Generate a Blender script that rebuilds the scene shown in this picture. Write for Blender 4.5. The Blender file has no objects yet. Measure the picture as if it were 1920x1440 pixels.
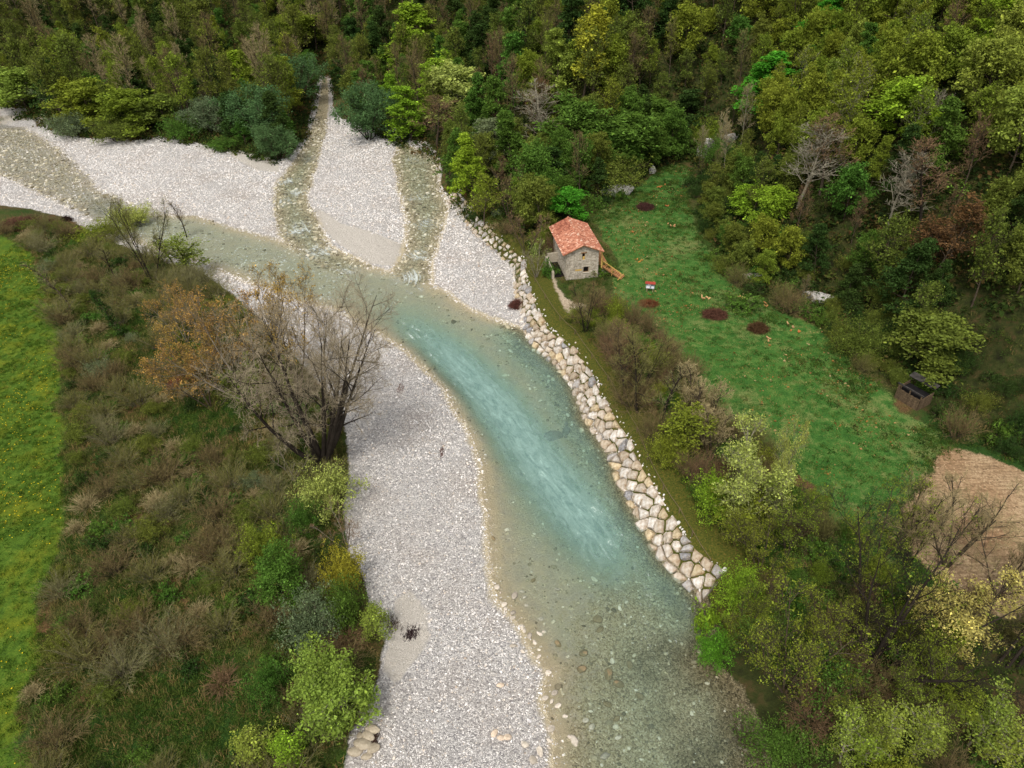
import bpy, math, random
import numpy as np
from mathutils import Matrix, Vector

random.seed(7)
R0 = np.random.RandomState(7)
SC = bpy.context.scene
COL = SC.collection
PI = math.pi

# ------------------------------------------------------------------ camera, sky, sun, exposure
F_PX = 1331.0                      # focal length in pixels of a 1920 px wide picture
PITCH = math.radians(36.6)
ROLL = math.radians(2.0)
CAM = np.array([0.0, 0.0, 56.0])   # river level is z = 0

fw = np.array([0, math.cos(PITCH), -math.sin(PITCH)])
up0 = np.array([0, math.sin(PITCH), math.cos(PITCH)])
rt0 = np.array([1.0, 0, 0])
RT = rt0 * math.cos(ROLL) - up0 * math.sin(ROLL)
UP = up0 * math.cos(ROLL) + rt0 * math.sin(ROLL)

cam_d = bpy.data.cameras.new("camera")
cam_d.sensor_width = 36.0
cam_d.lens = 36.0 * F_PX / 1920.0
cam_d.clip_end = 3000
cam = bpy.data.objects.new("camera", cam_d)
COL.objects.link(cam)
M = Matrix(((RT[0], UP[0], -fw[0], CAM[0]), (RT[1], UP[1], -fw[1], CAM[1]), (RT[2], UP[2], -fw[2], CAM[2]), (0, 0, 0, 1)))
cam.matrix_world = M
SC.camera = cam

SUN_EL, SUN_AZ = math.radians(58), math.radians(200)
w = bpy.data.worlds.new("World")
SC.world = w
w.use_nodes = True
wn, wl = w.node_tree.nodes, w.node_tree.links
bg = wn["Background"]
sky = wn.new("ShaderNodeTexSky")
sky.sky_type = 'NISHITA'
sky.sun_disc = False
sky.sun_elevation = SUN_EL
sky.sun_rotation = SUN_AZ
sky.dust_density = 4.0
hs = wn.new("ShaderNodeHueSaturation")
hs.inputs['Saturation'].default_value = 0.12      # cloud cover: nearly colourless sky
wl.new(sky.outputs[0], hs.inputs['Color'])
wl.new(hs.outputs[0], bg.inputs['Color'])
bg.inputs['Strength'].default_value = 0.14
sun_d = bpy.data.lights.new("sun", 'SUN')
sun_d.energy = 1.5
sun_d.angle = math.radians(10)
sun_d.color = (1.0, 0.93, 0.82)
sun = bpy.data.objects.new("sun", sun_d)
COL.objects.link(sun)
sd_ = Vector((math.sin(SUN_AZ) * math.cos(SUN_EL), math.cos(SUN_AZ) * math.cos(SUN_EL), math.sin(SUN_EL)))
sun.rotation_euler = sd_.to_track_quat('Z', 'Y').to_euler()
SC.view_settings.view_transform = 'Standard'
SC.view_settings.look = 'None'
SC.view_settings.exposure = 0.42
SC.view_settings.gamma = 1.0
SC.view_settings.use_curve_mapping = False
SC.cycles.max_bounces = 6
SC.cycles.transparent_max_bounces = 12

# ------------------------------------------------------------------ projection helpers
def ray(px, py):
    return fw + RT * ((px - 960) / F_PX) + UP * ((720 - py) / F_PX)

def at(px, py, z=0.0):
    d = ray(px, py)
    t = (z - CAM[2]) / d[2]
    return CAM + d * t

def at_many(pts, z=0.0):
    return np.array([at(x, y, z)[:2] for x, y in pts])

def proj(P):
    q = np.atleast_2d(np.asarray(P, float)) - CAM
    d = q @ fw
    return np.stack([960 + F_PX * (q @ RT) / d, 720 - F_PX * (q @ UP) / d], -1), d

# ------------------------------------------------------------------ noise and distance fields (numpy)
_T = np.random.RandomState(11).rand(256, 256)
def vnoise(x, y):
    xi, yi = np.floor(x).astype(int), np.floor(y).astype(int)
    fx, fy = x - xi, y - yi
    fx = fx * fx * (3 - 2 * fx); fy = fy * fy * (3 - 2 * fy)
    a = _T[xi & 255, yi & 255]; b = _T[(xi + 1) & 255, yi & 255]
    c = _T[xi & 255, (yi + 1) & 255]; d = _T[(xi + 1) & 255, (yi + 1) & 255]
    return (a * (1 - fx) + b * fx) * (1 - fy) + (c * (1 - fx) + d * fx) * fy

def fbm(x, y, s, o=3):
    r, a, n = 0, 1, 0
    for k in range(o):
        r = r + a * vnoise(x / s + 17.3 * k, y / s + 5.1 * k); n += a
        a *= 0.5; s *= 0.5
    return r / n

def sdf(poly, x, y):
    """signed distance to a polygon, negative inside"""
    d = np.full(x.shape, 1e9); ins = np.zeros(x.shape, bool)
    n = len(poly)
    for i in range(n):
        ax, ay = poly[i]; bx, by = poly[(i + 1) % n]
        ex, ey = bx - ax, by - ay
        t = np.clip(((x - ax) * ex + (y - ay) * ey) / (ex * ex + ey * ey + 1e-9), 0, 1)
        d = np.minimum(d, np.hypot(x - ax - t * ex, y - ay - t * ey))
        if abs(by - ay) > 1e-9:
            c = ((ay > y) != (by > y)) & (x < (bx - ax) * (y - ay) / (by - ay) + ax)
            ins ^= c
    return np.where(ins, -d, d)

def pdist(line, x, y):
    """distance to a polyline and the arc length of the nearest point, with the side sign"""
    d = np.full(x.shape, 1e9); u = np.zeros(x.shape); sg = np.zeros(x.shape); s0 = 0
    for i in range(len(line) - 1):
        ax, ay = line[i]; bx, by = line[i + 1]
        ex, ey = bx - ax, by - ay
        L = math.hypot(ex, ey)
        t = np.clip(((x - ax) * ex + (y - ay) * ey) / (L * L), 0, 1)
        dd = np.hypot(x - ax - t * ex, y - ay - t * ey)
        m = dd < d
        d = np.where(m, dd, d); u = np.where(m, s0 + t * L, u)
        sg = np.where(m, np.sign(ex * (y - ay) - ey * (x - ax)), sg)
        s0 += L
    return d, u, sg

def sstep(a, b, x):
    t = np.clip((x - a) / (b - a), 0, 1)
    return t * t * (3 - 2 * t)

# ------------------------------------------------------------------ the map of the place, traced on the river plane
P_MAIN = at_many([(-90,188),(0,213),(60,245),(120,282),(160,325),(185,352),(300,402),(370,405),(440,428),(515,447),(570,470),(640,500),(700,503),(745,510),(790,525),(830,545),(880,580),(940,605),(980,618),(1000,640),(1050,685),(1075,720),(1100,780),(1140,840),(1165,900),(1200,970),(1240,1040),(1275,1078),(1320,1120),(1335,1180),(1330,1240),(1380,1290),(1410,1350),(1440,1440),(1470,1600),(1050,1600),(1045,1440),(1050,1385),(1025,1310),(1030,1260),(1000,1230),(965,1170),(930,1130),(915,1060),(912,960),(895,870),(870,790),(840,740),(800,695),(765,660),(735,640),(700,618),(640,585),(560,562),(480,535),(400,503),(300,472),(200,432),(135,392),(100,376),(0,330),(-90,300)])
P_TRIB = at_many([(604,146),(614,146),(617,165),(617,200),(612,250),(592,320),(578,370),(592,405),(620,462),(690,500),(640,520),(560,480),(522,440),(512,400),(514,350),(545,308),(575,262),(594,205),(600,170)])
P_RIGHT = at_many([(748,262),(825,300),(822,340),(838,382),(832,432),(812,490),(808,530),(760,535),(735,505),(757,480),(765,440),(762,400),(745,350),(735,300)])
P_CORR = at_many([(-90,165),(0,183),(60,205),(110,248),(150,262),(200,262),(330,262),(400,283),(450,288),(505,300),(545,292),(575,250),(586,205),(592,170),(600,142),(618,142),(624,165),(622,200),(640,225),(700,245),(745,245),(800,270),(830,300),(824,345),(848,385),(880,432),(930,482),(962,512),(965,550),(985,612),(1000,642),(1052,687),(1077,722),(1102,782),(1142,842),(1167,902),(1202,972),(1242,1042),(1277,1080),(1322,1122),(1340,1180),(1335,1240),(1385,1290),(1420,1350),(1450,1440),(1480,1600),(640,1600),(655,1440),(665,1380),(695,1340),(715,1280),(728,1210),(700,1150),(688,1090),(658,1040),(650,960),(660,880),(650,790),(600,720),(550,665),(500,610),(440,555),(390,518),(290,486),(190,446),(125,408),(60,395),(0,388),(-90,378)])
P_SAND = [at_many(p) for p in (
    [(592,388),(640,420),(700,440),(760,460),(748,502),(690,494),(630,455),(600,420)],
    [(742,1130),(775,1112),(800,1150),(805,1200),(790,1230),(745,1290),(720,1265),(735,1190)],
    [(425,284),(520,300),(525,325),(480,322),(440,300)])]
P_MEADOW = at_many([(-400,425),(0,440),(45,455),(80,520),(100,600),(118,700),(125,800),(118,900),(105,1000),(85,1100),(65,1250),(40,1440),(20,1640),(-500,1640)], 1.8)
P_CLEAR = at_many([(1120,395),(1200,345),(1236,312),(1262,308),(1290,318),(1305,400),(1335,510),(1440,570),(1540,610),(1600,690),(1680,750),(1740,800),(1770,835),(1740,880),(1700,960),(1690,1040),(1640,1060),(1500,900),(1380,790),(1300,690),(1240,620),(1180,590),(1150,560),(1155,520),(1135,470)], 3.0)
P_FIELD = at_many([(1765,838),(1800,836),(1930,885),(2080,935),(2150,1250),(1920,1165),(1800,1135),(1705,1045),(1692,965),(1722,900)], 3.0)
P_PATH = at_many([(1030,490),(1046,535),(1072,562),(1105,568),(1100,592),(1072,594),(1045,575),(1018,545),(1012,505)], 3.0)
P_HILL = at_many([(560,30),(690,130),(780,215),(880,292),(1000,345),(1105,385),(1175,368),(1225,325),(1290,300),(1325,430),(1345,500),(1440,555),(1545,600),(1612,680),(1690,735),(1745,785),(1830,825),(1960,885),(2200,950),(3200,1200)], 3.0)
P_HILL = np.vstack([P_HILL, [[500, 60], [500, 900], [-120, 900]]])
RIP_LOW = at_many([(838,382),(850,386),(880,433),(930,483),(960,512),(963,552),(984,613),(1000,643),(1052,689),(1077,724),(1101,783),(1141,843),(1166,903),(1201,973),(1241,1043),(1277,1081),(1322,1124)], 0.0)
CORE = at_many([(0,262),(110,310),(230,400),(420,455),(560,500),(680,535),(760,585),(850,660),(930,740),(1000,830),(1060,910),(1130,1000),(1190,1090),(1220,1200),(1230,1330),(1240,1440),(1250,1600)], 0.0)
TRIB_LINE = at_many([(608,60),(608,200),(590,270),(550,330),(545,400),(590,470),(680,530)], 0.0)
RSTREAM_LINE = at_many([(780,265),(785,320),(800,390),(790,460),(775,530)], 0.0)

def core_at(px, py):
    q = at(px, py, 0.0)
    return float(pdist(CORE, np.array([q[0]]), np.array([q[1]]))[1][0])
CU_A, CU_B, CU_C, CU_D = core_at(690, 540), core_at(900, 710), core_at(1100, 960), core_at(1200, 1150)
print('CU', CU_A, CU_B, CU_C, CU_D)

def land_height(x, y):
    """everything above the river corridor: banks, meadow, clearing and hills"""
    sc_ = sdf(P_CORR, x, y)
    right = sstep(-4, 6, x - (-14 + 0.18 * (140 - y)))
    land = 1.7 + 1.2 * right + 0.35 * (fbm(x, y, 14) - 0.5) + 0.12 * (fbm(x + 50, y, 3) - 0.5)
    hd = np.maximum(-sdf(P_HILL, x, y), 0)
    steep = 0.24 + 0.50 * sstep(-10, 30, x)
    hill = steep * hd * sstep(0, 14, hd) + 3.5 * sstep(2, 12, hd) * (fbm(x, y, 16) - 0.35) * sstep(-20, 20, x)
    hill = np.where(hill > 95, 95 + (hill - 95) * 0.25, hill)
    far = 0.30 * np.maximum(y - 250, 0) * (1 - sstep(-30, 40, x)) + 0.22 * np.maximum(-x - 150, 0)
    land = land + hill + np.minimum(far, 120)
    return land, sc_

def water_sd(x, y):
    return np.minimum(np.minimum(sdf(P_MAIN, x, y), sdf(P_TRIB, x, y)), sdf(P_RIGHT, x, y))

def height_fields(x, y):
    land, sc_ = land_height(x, y)
    wsd = water_sd(x, y) + 1.3 * (fbm(x, y, 5, 3) - 0.5)
    g = np.clip(wsd, 0, 50)
    grav = 0.75 * (1 - np.exp(-g * 0.13)) + 0.20 * (fbm(x, y, 2.5, 3) - 0.5) * sstep(0, 3, g) + 0.35 * (fbm(x + 9, y, 11, 2) - 0.5) * sstep(0, 4, g)
    ins = np.clip(-wsd, 0, 50)
    cd, cu, cs = pdist(CORE, x, y)
    mainsd = sdf(P_MAIN, x, y)
    along = sstep(CU_A, CU_B, cu) * (1 - 0.93 * sstep(CU_C, CU_D, cu))
    deep = 1.45 * np.exp(-((cd + 0.8 * cs) / 3.5) ** 2) * along
    rd, ru, _ = pdist(RIP_LOW, x, y)
    deep = np.maximum(deep, 0.75 * np.exp(-(rd / 5.0) ** 2) * sstep(30, 60, ru) * (1 - 0.8 * sstep(92, 112, ru)))
    bed = -(np.minimum(ins * 0.09, 0.30) * (0.30 + 0.70 * sstep(55, 85, cu)) + deep * sstep(0, 2.5, ins)) + 0.10 * (fbm(x, y, 1.8, 2) - 0.5) * sstep(0, 1, ins)
    tb = np.minimum(sdf(P_TRIB, x, y), sdf(P_RIGHT, x, y))
    bed = np.where((tb < 0.3) & (mainsd > 0), bed * 0.7, bed)
    river = np.where(wsd > 0, grav, np.minimum(bed, -0.01))
    rip = sstep(0, 6, pdist(RIP_LOW, x, y)[0] * -1 + 9)      # near the stone wall the bank is short and steep
    bw = 5.0 * (1 - rip) + 3.0 * rip
    k = np.clip(sc_ / bw, 0, 1)
    k = np.where(rip > 0.5, k, k * k * (3 - 2 * k))
    h = np.where(sc_ > 0, np.minimum(river, 0.9) * (1 - k) + land * k, river)
    return h, land, sc_, wsd, cd, cu, cs, mainsd, deep

# nonuniform tensor grid: fine where the picture looks, coarse to the horizon
def axis(stops):
    out = []
    for a, b, s in stops:
        out += list(np.arange(a, b, s))
    out.append(stops[-1][1])
    return np.array(out)
GX = axis([(-900, -300, 60), (-300, -130, 12), (-130, -70, 2.0), (-70, -46, 0.8), (-46, 46, 0.42), (46, 90, 0.8), (90, 150, 2), (150, 300, 12), (300, 900, 60)])
GY = axis([(-300, -20, 40), (-20, 14, 4), (14, 120, 0.42), (120, 190, 0.7), (190, 300, 1.6), (300, 420, 8), (420, 1200, 60)])
XX, YY = np.meshgrid(GX, GY, indexing='ij')
HH, LAND, SCORR, WSD, CD, CU, CS, MAINSD, DEEP = height_fields(XX, YY)

def hgt(x, y):
    x = np.asarray(x, float); y = np.asarray(y, float)
    i = np.clip(np.searchsorted(GX, x) - 1, 0, len(GX) - 2); j = np.clip(np.searchsorted(GY, y) - 1, 0, len(GY) - 2)
    fx = np.clip((x - GX[i]) / (GX[i + 1] - GX[i]), 0, 1); fy = np.clip((y - GY[j]) / (GY[j + 1] - GY[j]), 0, 1)
    return (HH[i, j] * (1 - fx) + HH[i + 1, j] * fx) * (1 - fy) + (HH[i, j + 1] * (1 - fx) + HH[i + 1, j + 1] * fx) * fy

def hit(px, py):
    """the point of the ground seen at a pixel"""
    d = ray(px, py)
    if d[2] > -0.02: d = d.copy(); d[2] = -0.02
    t = np.arange(40, 700, 0.4)
    P = CAM + d * t[:, None]
    below = np.nonzero(P[:, 2] < hgt(P[:, 0], P[:, 1]))[0]
    p = P[below[0]] if len(below) else P[-1]
    return np.array([p[0], p[1], float(hgt(p[0], p[1]))])

def height_to(p, py):
    """metres of a vertical at p whose top shows at row py"""
    lo, hi = 0.1, 60
    for _ in range(30):
        m = (lo + hi) / 2
        if proj(p + np.array([0, 0, m]))[0][0][1] > py: lo = m
        else: hi = m
    return lo

# ------------------------------------------------------------------ node helpers
def lin(c):
    c = np.asarray(c, float) / 255
    return tuple(np.where(c < 0.04045, c / 12.92, ((c + 0.055) / 1.055) ** 2.4)) + (1.0,)

class NT:
    def __init__(s, name):
        s.m = bpy.data.materials.new(name); s.m.use_nodes = True
        s.t = s.m.node_tree; s.n = s.t.nodes; s.n.clear(); s.l = s.t.links
        s.out = s.n.new("ShaderNodeOutputMaterial")
    def node(s, typ, **kw):
        n = s.n.new(typ)
        for k, v in kw.items(): setattr(n, k, v)
        return n
    def put(s, sock, v):
        if isinstance(v, bpy.types.NodeSocket): s.l.new(v, sock)
        elif isinstance(v, bpy.types.Node): s.l.new(v.outputs[0], sock)
        else: sock.default_value = v
    def math(s, op, a, b=0.0, c=0.0, clamp=False):
        n = s.node("ShaderNodeMath", operation=op, use_clamp=clamp)
        s.put(n.inputs[0], a); s.put(n.inputs[1], b); s.put(n.inputs[2], c)
        return n.outputs[0]
    def mix(s, f, a, b, mode='MIX'):
        n = s.node("ShaderNodeMix", data_type='RGBA', blend_type=mode)
        s.put(n.inputs[0], f); s.put(n.inputs[6], a); s.put(n.inputs[7], b)
        return n.outputs[2]
    def ramp(s, f, stops, interp='LINEAR'):
        n = s.node("ShaderNodeValToRGB"); n.color_ramp.interpolation = interp
        e = n.color_ramp.elements
        while len(e) < len(stops): e.new(0.5)
        for i, (p, c) in enumerate(stops):
            e[i].position = p; e[i].color = c
        s.put(n.inputs[0], f)
        return n.outputs[0]
    def noise(s, vec, scale, detail=3, rough=0.55, dist=0.0, out=0):
        n = s.node("ShaderNodeTexNoise")
        s.put(n.inputs['Vector'], vec); n.inputs['Scale'].default_value = scale
        n.inputs['Detail'].default_value = detail; n.inputs['Roughness'].default_value = rough
        n.inputs['Distortion'].default_value = dist
        return n.outputs[out]
    def voro(s, vec, scale, feature='F1', out=0, rnd=1.0):
        n = s.node("ShaderNodeTexVoronoi", feature=feature)
        s.put(n.inputs['Vector'], vec); n.inputs['Scale'].default_value = scale
        n.inputs['Randomness'].default_value = rnd
        return n.outputs[out]
    def attr(s, name, typ='GEOMETRY'):
        return s.node("ShaderNodeAttribute", attribute_name=name, attribute_type=typ)
    def pos(s): return s.node("ShaderNodeTexCoord").outputs['Object']
    def remap(s, v, a, b, c=0.0, d=1.0):
        n = s.node("ShaderNodeMapRange"); n.clamp = True
        s.put(n.inputs[0], v)
        for i, q in enumerate((a, b, c, d)): n.inputs[i + 1].default_value = q
        return n.outputs[0]
    def bump(s, h, strength, dist=0.1):
        n = s.node("ShaderNodeBump"); n.inputs['Strength'].default_value = strength; n.inputs['Distance'].default_value = dist
        s.put(n.inputs['Height'], h)
        return n.outputs[0]
    def surf(s, color, rough=0.9, normal=None, spec=0.3):
        b = s.node("ShaderNodeBsdfPrincipled")
        s.put(b.inputs['Base Color'], color); s.put(b.inputs['Roughness'], rough)
        b.inputs['Specular IOR Level'].default_value = spec
        if normal is not None: s.l.new(normal, b.inputs['Normal'])
        s.l.new(b.outputs[0], s.out.inputs[0])
        return s.m

def simple(name, c1, c2, scale=4.0, rough=0.9, bump=0.3, objcol=False, spec=0.2):
    t = NT(name); p = t.pos()
    n = t.noise(p, scale, 4, 0.6)
    col = t.ramp(n, [(0.3, lin(c1)), (0.7, lin(c2))])
    if objcol:
        oi = t.node("ShaderNodeObjectInfo")
        col = t.mix(1.0, col, oi.outputs['Color'], 'MULTIPLY')
    return t.surf(col, rough, t.bump(n, bump, 0.05), spec)

# ------------------------------------------------------------------ mesh helpers
def mesh_np(name, V, faces, mats=(), smooth=False, mi=None):
    """faces: list of int arrays (k x 3 or k x 4)"""
    me = bpy.data.meshes.new(name)
    V = np.asarray(V, np.float32)
    me.vertices.add(len(V)); me.vertices.foreach_set("co", V.ravel())
    fl = [f for f in faces if len(f)]
    loops = np.concatenate([f.ravel() for f in fl]).astype(np.int32)
    tot = np.concatenate([np.full(len(f), f.shape[1]) for f in fl]).astype(np.int32)
    start = np.concatenate([[0], np.cumsum(tot)[:-1]]).astype(np.int32)
    me.loops.add(len(loops)); me.loops.foreach_set("vertex_index", loops)
    me.polygons.add(len(tot)); me.polygons.foreach_set("loop_start", start); me.polygons.foreach_set("loop_total", tot)
    for m in mats: me.materials.append(m)
    if mi is not None: me.polygons.foreach_set("material_index", np.asarray(mi, np.int32))
    me.polygons.foreach_set("use_smooth", np.full(len(tot), smooth))
    me.update(calc_edges=True)
    return me

def add_attr(me, name, typ, data):
    a = me.attributes.new(name, typ, 'POINT')
    key = {'FLOAT': 'value', 'FLOAT_COLOR': 'color', 'FLOAT_VECTOR': 'vector', 'INT': 'value'}[typ]
    a.data.foreach_set(key, np.asarray(data, np.int32 if typ == 'INT' else np.float32).ravel())

def link(name, me, parent=None, kind=None, label=None, cat=None, group=None):
    o = bpy.data.objects.new(name, me); COL.objects.link(o)
    if parent is not None: o.parent = parent
    tag(o, label, cat, group, kind)
    return o

def tag(o, label=None, cat=None, group=None, kind=None):
    if label: o['label'] = label
    if cat: o['category'] = cat
    if group: o['group'] = group
    if kind: o['kind'] = kind

def thing(name, label, cat, loc, rz=0.0, group=None):
    o = bpy.data.objects.new(name, None); COL.objects.link(o)
    o.location = loc; o.rotation_euler = (0, 0, rz); o.empty_display_size = 0.3
    tag(o, label, cat, group)
    return o

class MB:
    """collects boxes, bars and polygons into one mesh"""
    def __init__(s): s.V = []; s.F = []; s.tint = []
    def poly(s, vs, fs, t=1.0):
        n = len(s.V); s.V += [tuple(v) for v in vs]; s.F += [tuple(n + i for i in f) for f in fs]; s.tint += [t] * len(vs)
    def box(s, a, b, t=1.0):
        (x0, y0, z0), (x1, y1, z1) = a, b
        s.poly([(x0,y0,z0),(x1,y0,z0),(x1,y1,z0),(x0,y1,z0),(x0,y0,z1),(x1,y0,z1),(x1,y1,z1),(x0,y1,z1)],
               [(0,3,2,1),(4,5,6,7),(0,1,5,4),(1,2,6,5),(2,3,7,6),(3,0,4,7)], t)
    def bar(s, p, q, w_, h_=None, t=1.0, sides=4):
        p, q = Vector(p), Vector(q); d = (q - p).normalized(); h_ = h_ or w_
        a = d.cross(Vector((0, 0, 1)) if abs(d.z) < 0.95 else Vector((1, 0, 0))).normalized(); b = d.cross(a)
        vs = []
        for c in (p, q):
            for k in range(sides):
                an = 2 * PI * (k + 0.5) / sides
                vs.append(c + a * (w_ * 0.707 * math.cos(an)) + b * (h_ * 0.707 * math.sin(an)))
        fs = [(k, (k + 1) % sides, sides + (k + 1) % sides, sides + k) for k in range(sides)] + [tuple(range(sides))[::-1], tuple(range(sides, 2 * sides))]
        s.poly(vs, fs, t)
    def mesh(s, name, mat, smooth=False):
        me = bpy.data.meshes.new(name); me.from_pydata(s.V, [], s.F); me.materials.append(mat)
        add_attr(me, "tint", 'FLOAT', s.tint)
        if smooth: me.polygons.foreach_set("use_smooth", [True] * len(me.polygons))
        me.update()
        return me
    def build(s, name, mat, parent=None, **kw): return link(name, s.mesh(name, mat, kw.pop('smooth', False)), parent, **kw)

# ------------------------------------------------------------------ ground material
def ground_material():
    t = NT("ground"); p = t.pos()
    za = t.attr("za"); zb = t.attr("zb"); zc = t.attr("zc")
    def chans(a):
        s_ = t.node("ShaderNodeSeparateColor"); t.l.new(a.outputs['Color'], s_.inputs[0])
        return s_.outputs[0], s_.outputs[1], s_.outputs[2], a.outputs['Alpha']
    gravel, sand, ochre, brown = chans(za)
    meadow, clear, soil, path = chans(zb)
    forest, moss, fresh, damp = chans(zc)
    nb = t.noise(p, 0.9, 5, 0.62)
    nf = t.noise(p, 5.5, 4, 0.65)
    nl = t.noise(p, 0.12, 4, 0.55)
    br = t.math('MULTIPLY', t.math('SUBTRACT', t.math('MULTIPLY_ADD', nf, 0.4, t.math('MULTIPLY', nb, 0.6)), 0.5), 1.3)
    def msk(m): return t.remap(t.math('ADD', m, br), 0.38, 0.62)
    # scrub: dead straw, olive and green patches
    scrub = t.ramp(nf, [(0.30, lin((38, 42, 22))), (0.5, lin((72, 70, 38))), (0.72, lin((112, 98, 62)))])
    sgreen = t.ramp(nf, [(0.3, lin((26, 44, 16))), (0.7, lin((66, 88, 34)))])
    sbrown = t.ramp(nf, [(0.3, lin((58, 42, 28))), (0.7, lin((120, 92, 62)))])
    scrub = t.mix(t.remap(nl, 0.42, 0.60), scrub, sgreen)
    scrub = t.mix(t.remap(t.noise(p, 0.2, 3, 0.5, 0.4), 0.52, 0.68), scrub, sbrown)
    scrub = t.mix(msk(fresh), scrub, t.ramp(nf, [(0.3, lin((28, 50, 18))), (0.7, lin((56, 84, 34)))]))
    col = scrub
    floor_ = t.ramp(nb, [(0.30, lin((34, 34, 20))), (0.5, lin((50, 56, 26))), (0.72, lin((76, 62, 40)))])
    col = t.mix(msk(forest), col, floor_)
    mg = t.ramp(t.math('MULTIPLY_ADD', nf, 0.5, t.math('MULTIPLY', nb, 0.5)), [(0.34, lin((44, 68, 22))), (0.52, lin((74, 100, 30))), (0.68, lin((104, 118, 44)))])
    mg = t.mix(t.remap(t.noise(p, 0.35, 4, 0.6), 0.48, 0.75), mg, t.mix(nf, lin((64, 92, 24)), lin((128, 124, 30))))
    col = t.mix(msk(meadow), col, mg)
    cg = t.ramp(t.math('MULTIPLY_ADD', nf, 0.55, t.math('MULTIPLY', nb, 0.45)), [(0.33, lin((36, 68, 28))), (0.50, lin((62, 102, 42))), (0.68, lin((108, 124, 64)))])
    cg = t.mix(t.remap(t.math('MULTIPLY_ADD', nb, 0.5, t.math('MULTIPLY', nl, 0.5)), 0.50, 0.66), cg, t.ramp(nf, [(0.3, lin((74, 96, 48))), (0.7, lin((136, 134, 84)))]))
    col = t.mix(msk(clear), col, cg)
    # ploughed rows
    mp = t.node("ShaderNodeMapping"); mp.inputs['Rotation'].default_value = (0, 0, math.radians(24)); mp.inputs['Scale'].default_value = (0.22, 2.6, 1); t.put(mp.inputs[0], p)
    rows = t.noise(mp.outputs[0], 1.6, 4, 0.6, 0.15)
    so = t.ramp(t.math('MULTIPLY_ADD', rows, 0.36, t.math('MULTIPLY', t.noise(p, 3.2, 5, 0.75), 0.64)), [(0.36, lin((112, 92, 70))), (0.5, lin((158, 134, 104))), (0.64, lin((198, 174, 140)))])
    so = t.mix(t.remap(nl, 0.45, 0.7, 0, 0.7), so, t.mix(1.0, so, lin((206, 180, 164)), 'MULTIPLY'))
    col = t.mix(msk(soil), col, so)
    col = t.mix(msk(path), col, t.ramp(nf, [(0.3, lin((132, 116, 94))), (0.7, lin((196, 180, 158)))]))
    col = t.mix(msk(moss), col, t.ramp(nf, [(0.3, lin((48, 58, 20))), (0.55, lin((82, 84, 32))), (0.75, lin((120, 92, 50)))]))
    # gravel: limestone pebbles
    vc = t.voro(p, 8.5, out=1); vd = t.voro(p, 8.5, 'DISTANCE_TO_EDGE')
    sx = t.node("ShaderNodeSeparateColor"); t.put(sx.inputs[0], vc)
    gcol = t.ramp(sx.outputs[0], [(0.0, lin((150, 147, 148))), (0.3, lin((196, 191, 188))), (0.7, lin((222, 217, 213))), (1.0, lin((236, 232, 226)))])
    gcol = t.mix(t.remap(vd, 0.0, 0.10, 0.45, 0.0), gcol, lin((156, 150, 146)))
    gcol = t.mix(t.remap(nl, 0.45, 0.7, 0.0, 0.30), gcol, lin((176, 156, 138)))
    sandc = t.ramp(nf, [(0.3, lin((206, 198, 186))), (0.7, lin((228, 220, 210)))])
    gcol = t.mix(msk(sand), gcol, sandc)
    och = t.mix(t.math('MULTIPLY_ADD', nf, 0.6, t.math('MULTIPLY', nb, 0.4)), lin((200, 180, 138)), lin((248, 236, 204)))
    gcol = t.mix(t.math('MULTIPLY', t.remap(t.math('ADD', ochre, br), 0.1, 0.8), 0.92), gcol, och)
    bro = t.ramp(sx.outputs[1], [(0.0, lin((136, 124, 96))), (0.5, lin((200, 186, 150))), (1.0, lin((234, 222, 190)))])
    gcol = t.mix(t.math('MULTIPLY', msk(brown), 0.9), gcol, bro)
    gcol = t.mix(t.remap(brown, 1.0, 2.1, 0.0, 0.82), gcol, t.ramp(sx.outputs[1], [(0.0, lin((60, 54, 36))), (0.5, lin((108, 98, 68))), (1.0, lin((158, 144, 106)))]))  # darkest bed tone: tree shade painted in together with dark stones
    gcol = t.mix(t.math('MULTIPLY', damp, 0.16), gcol, t.mix(1.0, gcol, lin((150, 138, 122)), 'MULTIPLY'))
    gm = msk(gravel)
    col = t.mix(gm, col, gcol)
    hb = t.math('MULTIPLY_ADD', nf, 0.6, t.math('MULTIPLY', nb, 0.6))
    hb = t.math('ADD', hb, t.math('MULTIPLY', t.math('MULTIPLY', rows, soil), 0.6))
    hb = t.math('ADD', hb, t.math('MULTIPLY', t.math('MULTIPLY', t.math('MINIMUM', vd, 0.2), gm), 2.5))
    return t.surf(col, 0.95, t.bump(hb, 0.9, 0.22), 0.1)

GROUND = ground_material()

# zone masks on the grid
mead = sstep(1.4, -1.4, sdf(P_MEADOW, XX, YY) + 3.0 * (fbm(XX, YY, 6, 3) - 0.5))
for px0 in (0, 26):
    tk, _, _ = pdist(at_many([(62 + px0, 480), (76 + px0, 540), (88 + px0, 640), (96 + px0, 760), (100 + px0, 860)], 1.8), XX, YY)
    mead = mead * (1 - 0.45 * np.exp(-(tk / 0.45) ** 2))
clr = sstep(1.6, -1.6, sdf(P_CLEAR, XX, YY) + 5.0 * (fbm(XX, YY, 8, 3) - 0.5))
fld = sstep(1.0, -1.0, sdf(P_FIELD, XX, YY) + 2.6 * (fbm(XX, YY, 4, 3) - 0.5))
pth = sstep(1.4, -1.2, sdf(P_PATH, XX, YY) + 3.2 * (fbm(XX, YY, 3, 3) - 0.42))
grv = sstep(1.0, -0.6, SCORR)
snd = np.max([sstep(0.8, -0.8, sdf(p_, XX, YY)) for p_ in P_SAND], 0)
hil_sd = sdf(P_HILL, XX, YY)
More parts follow.
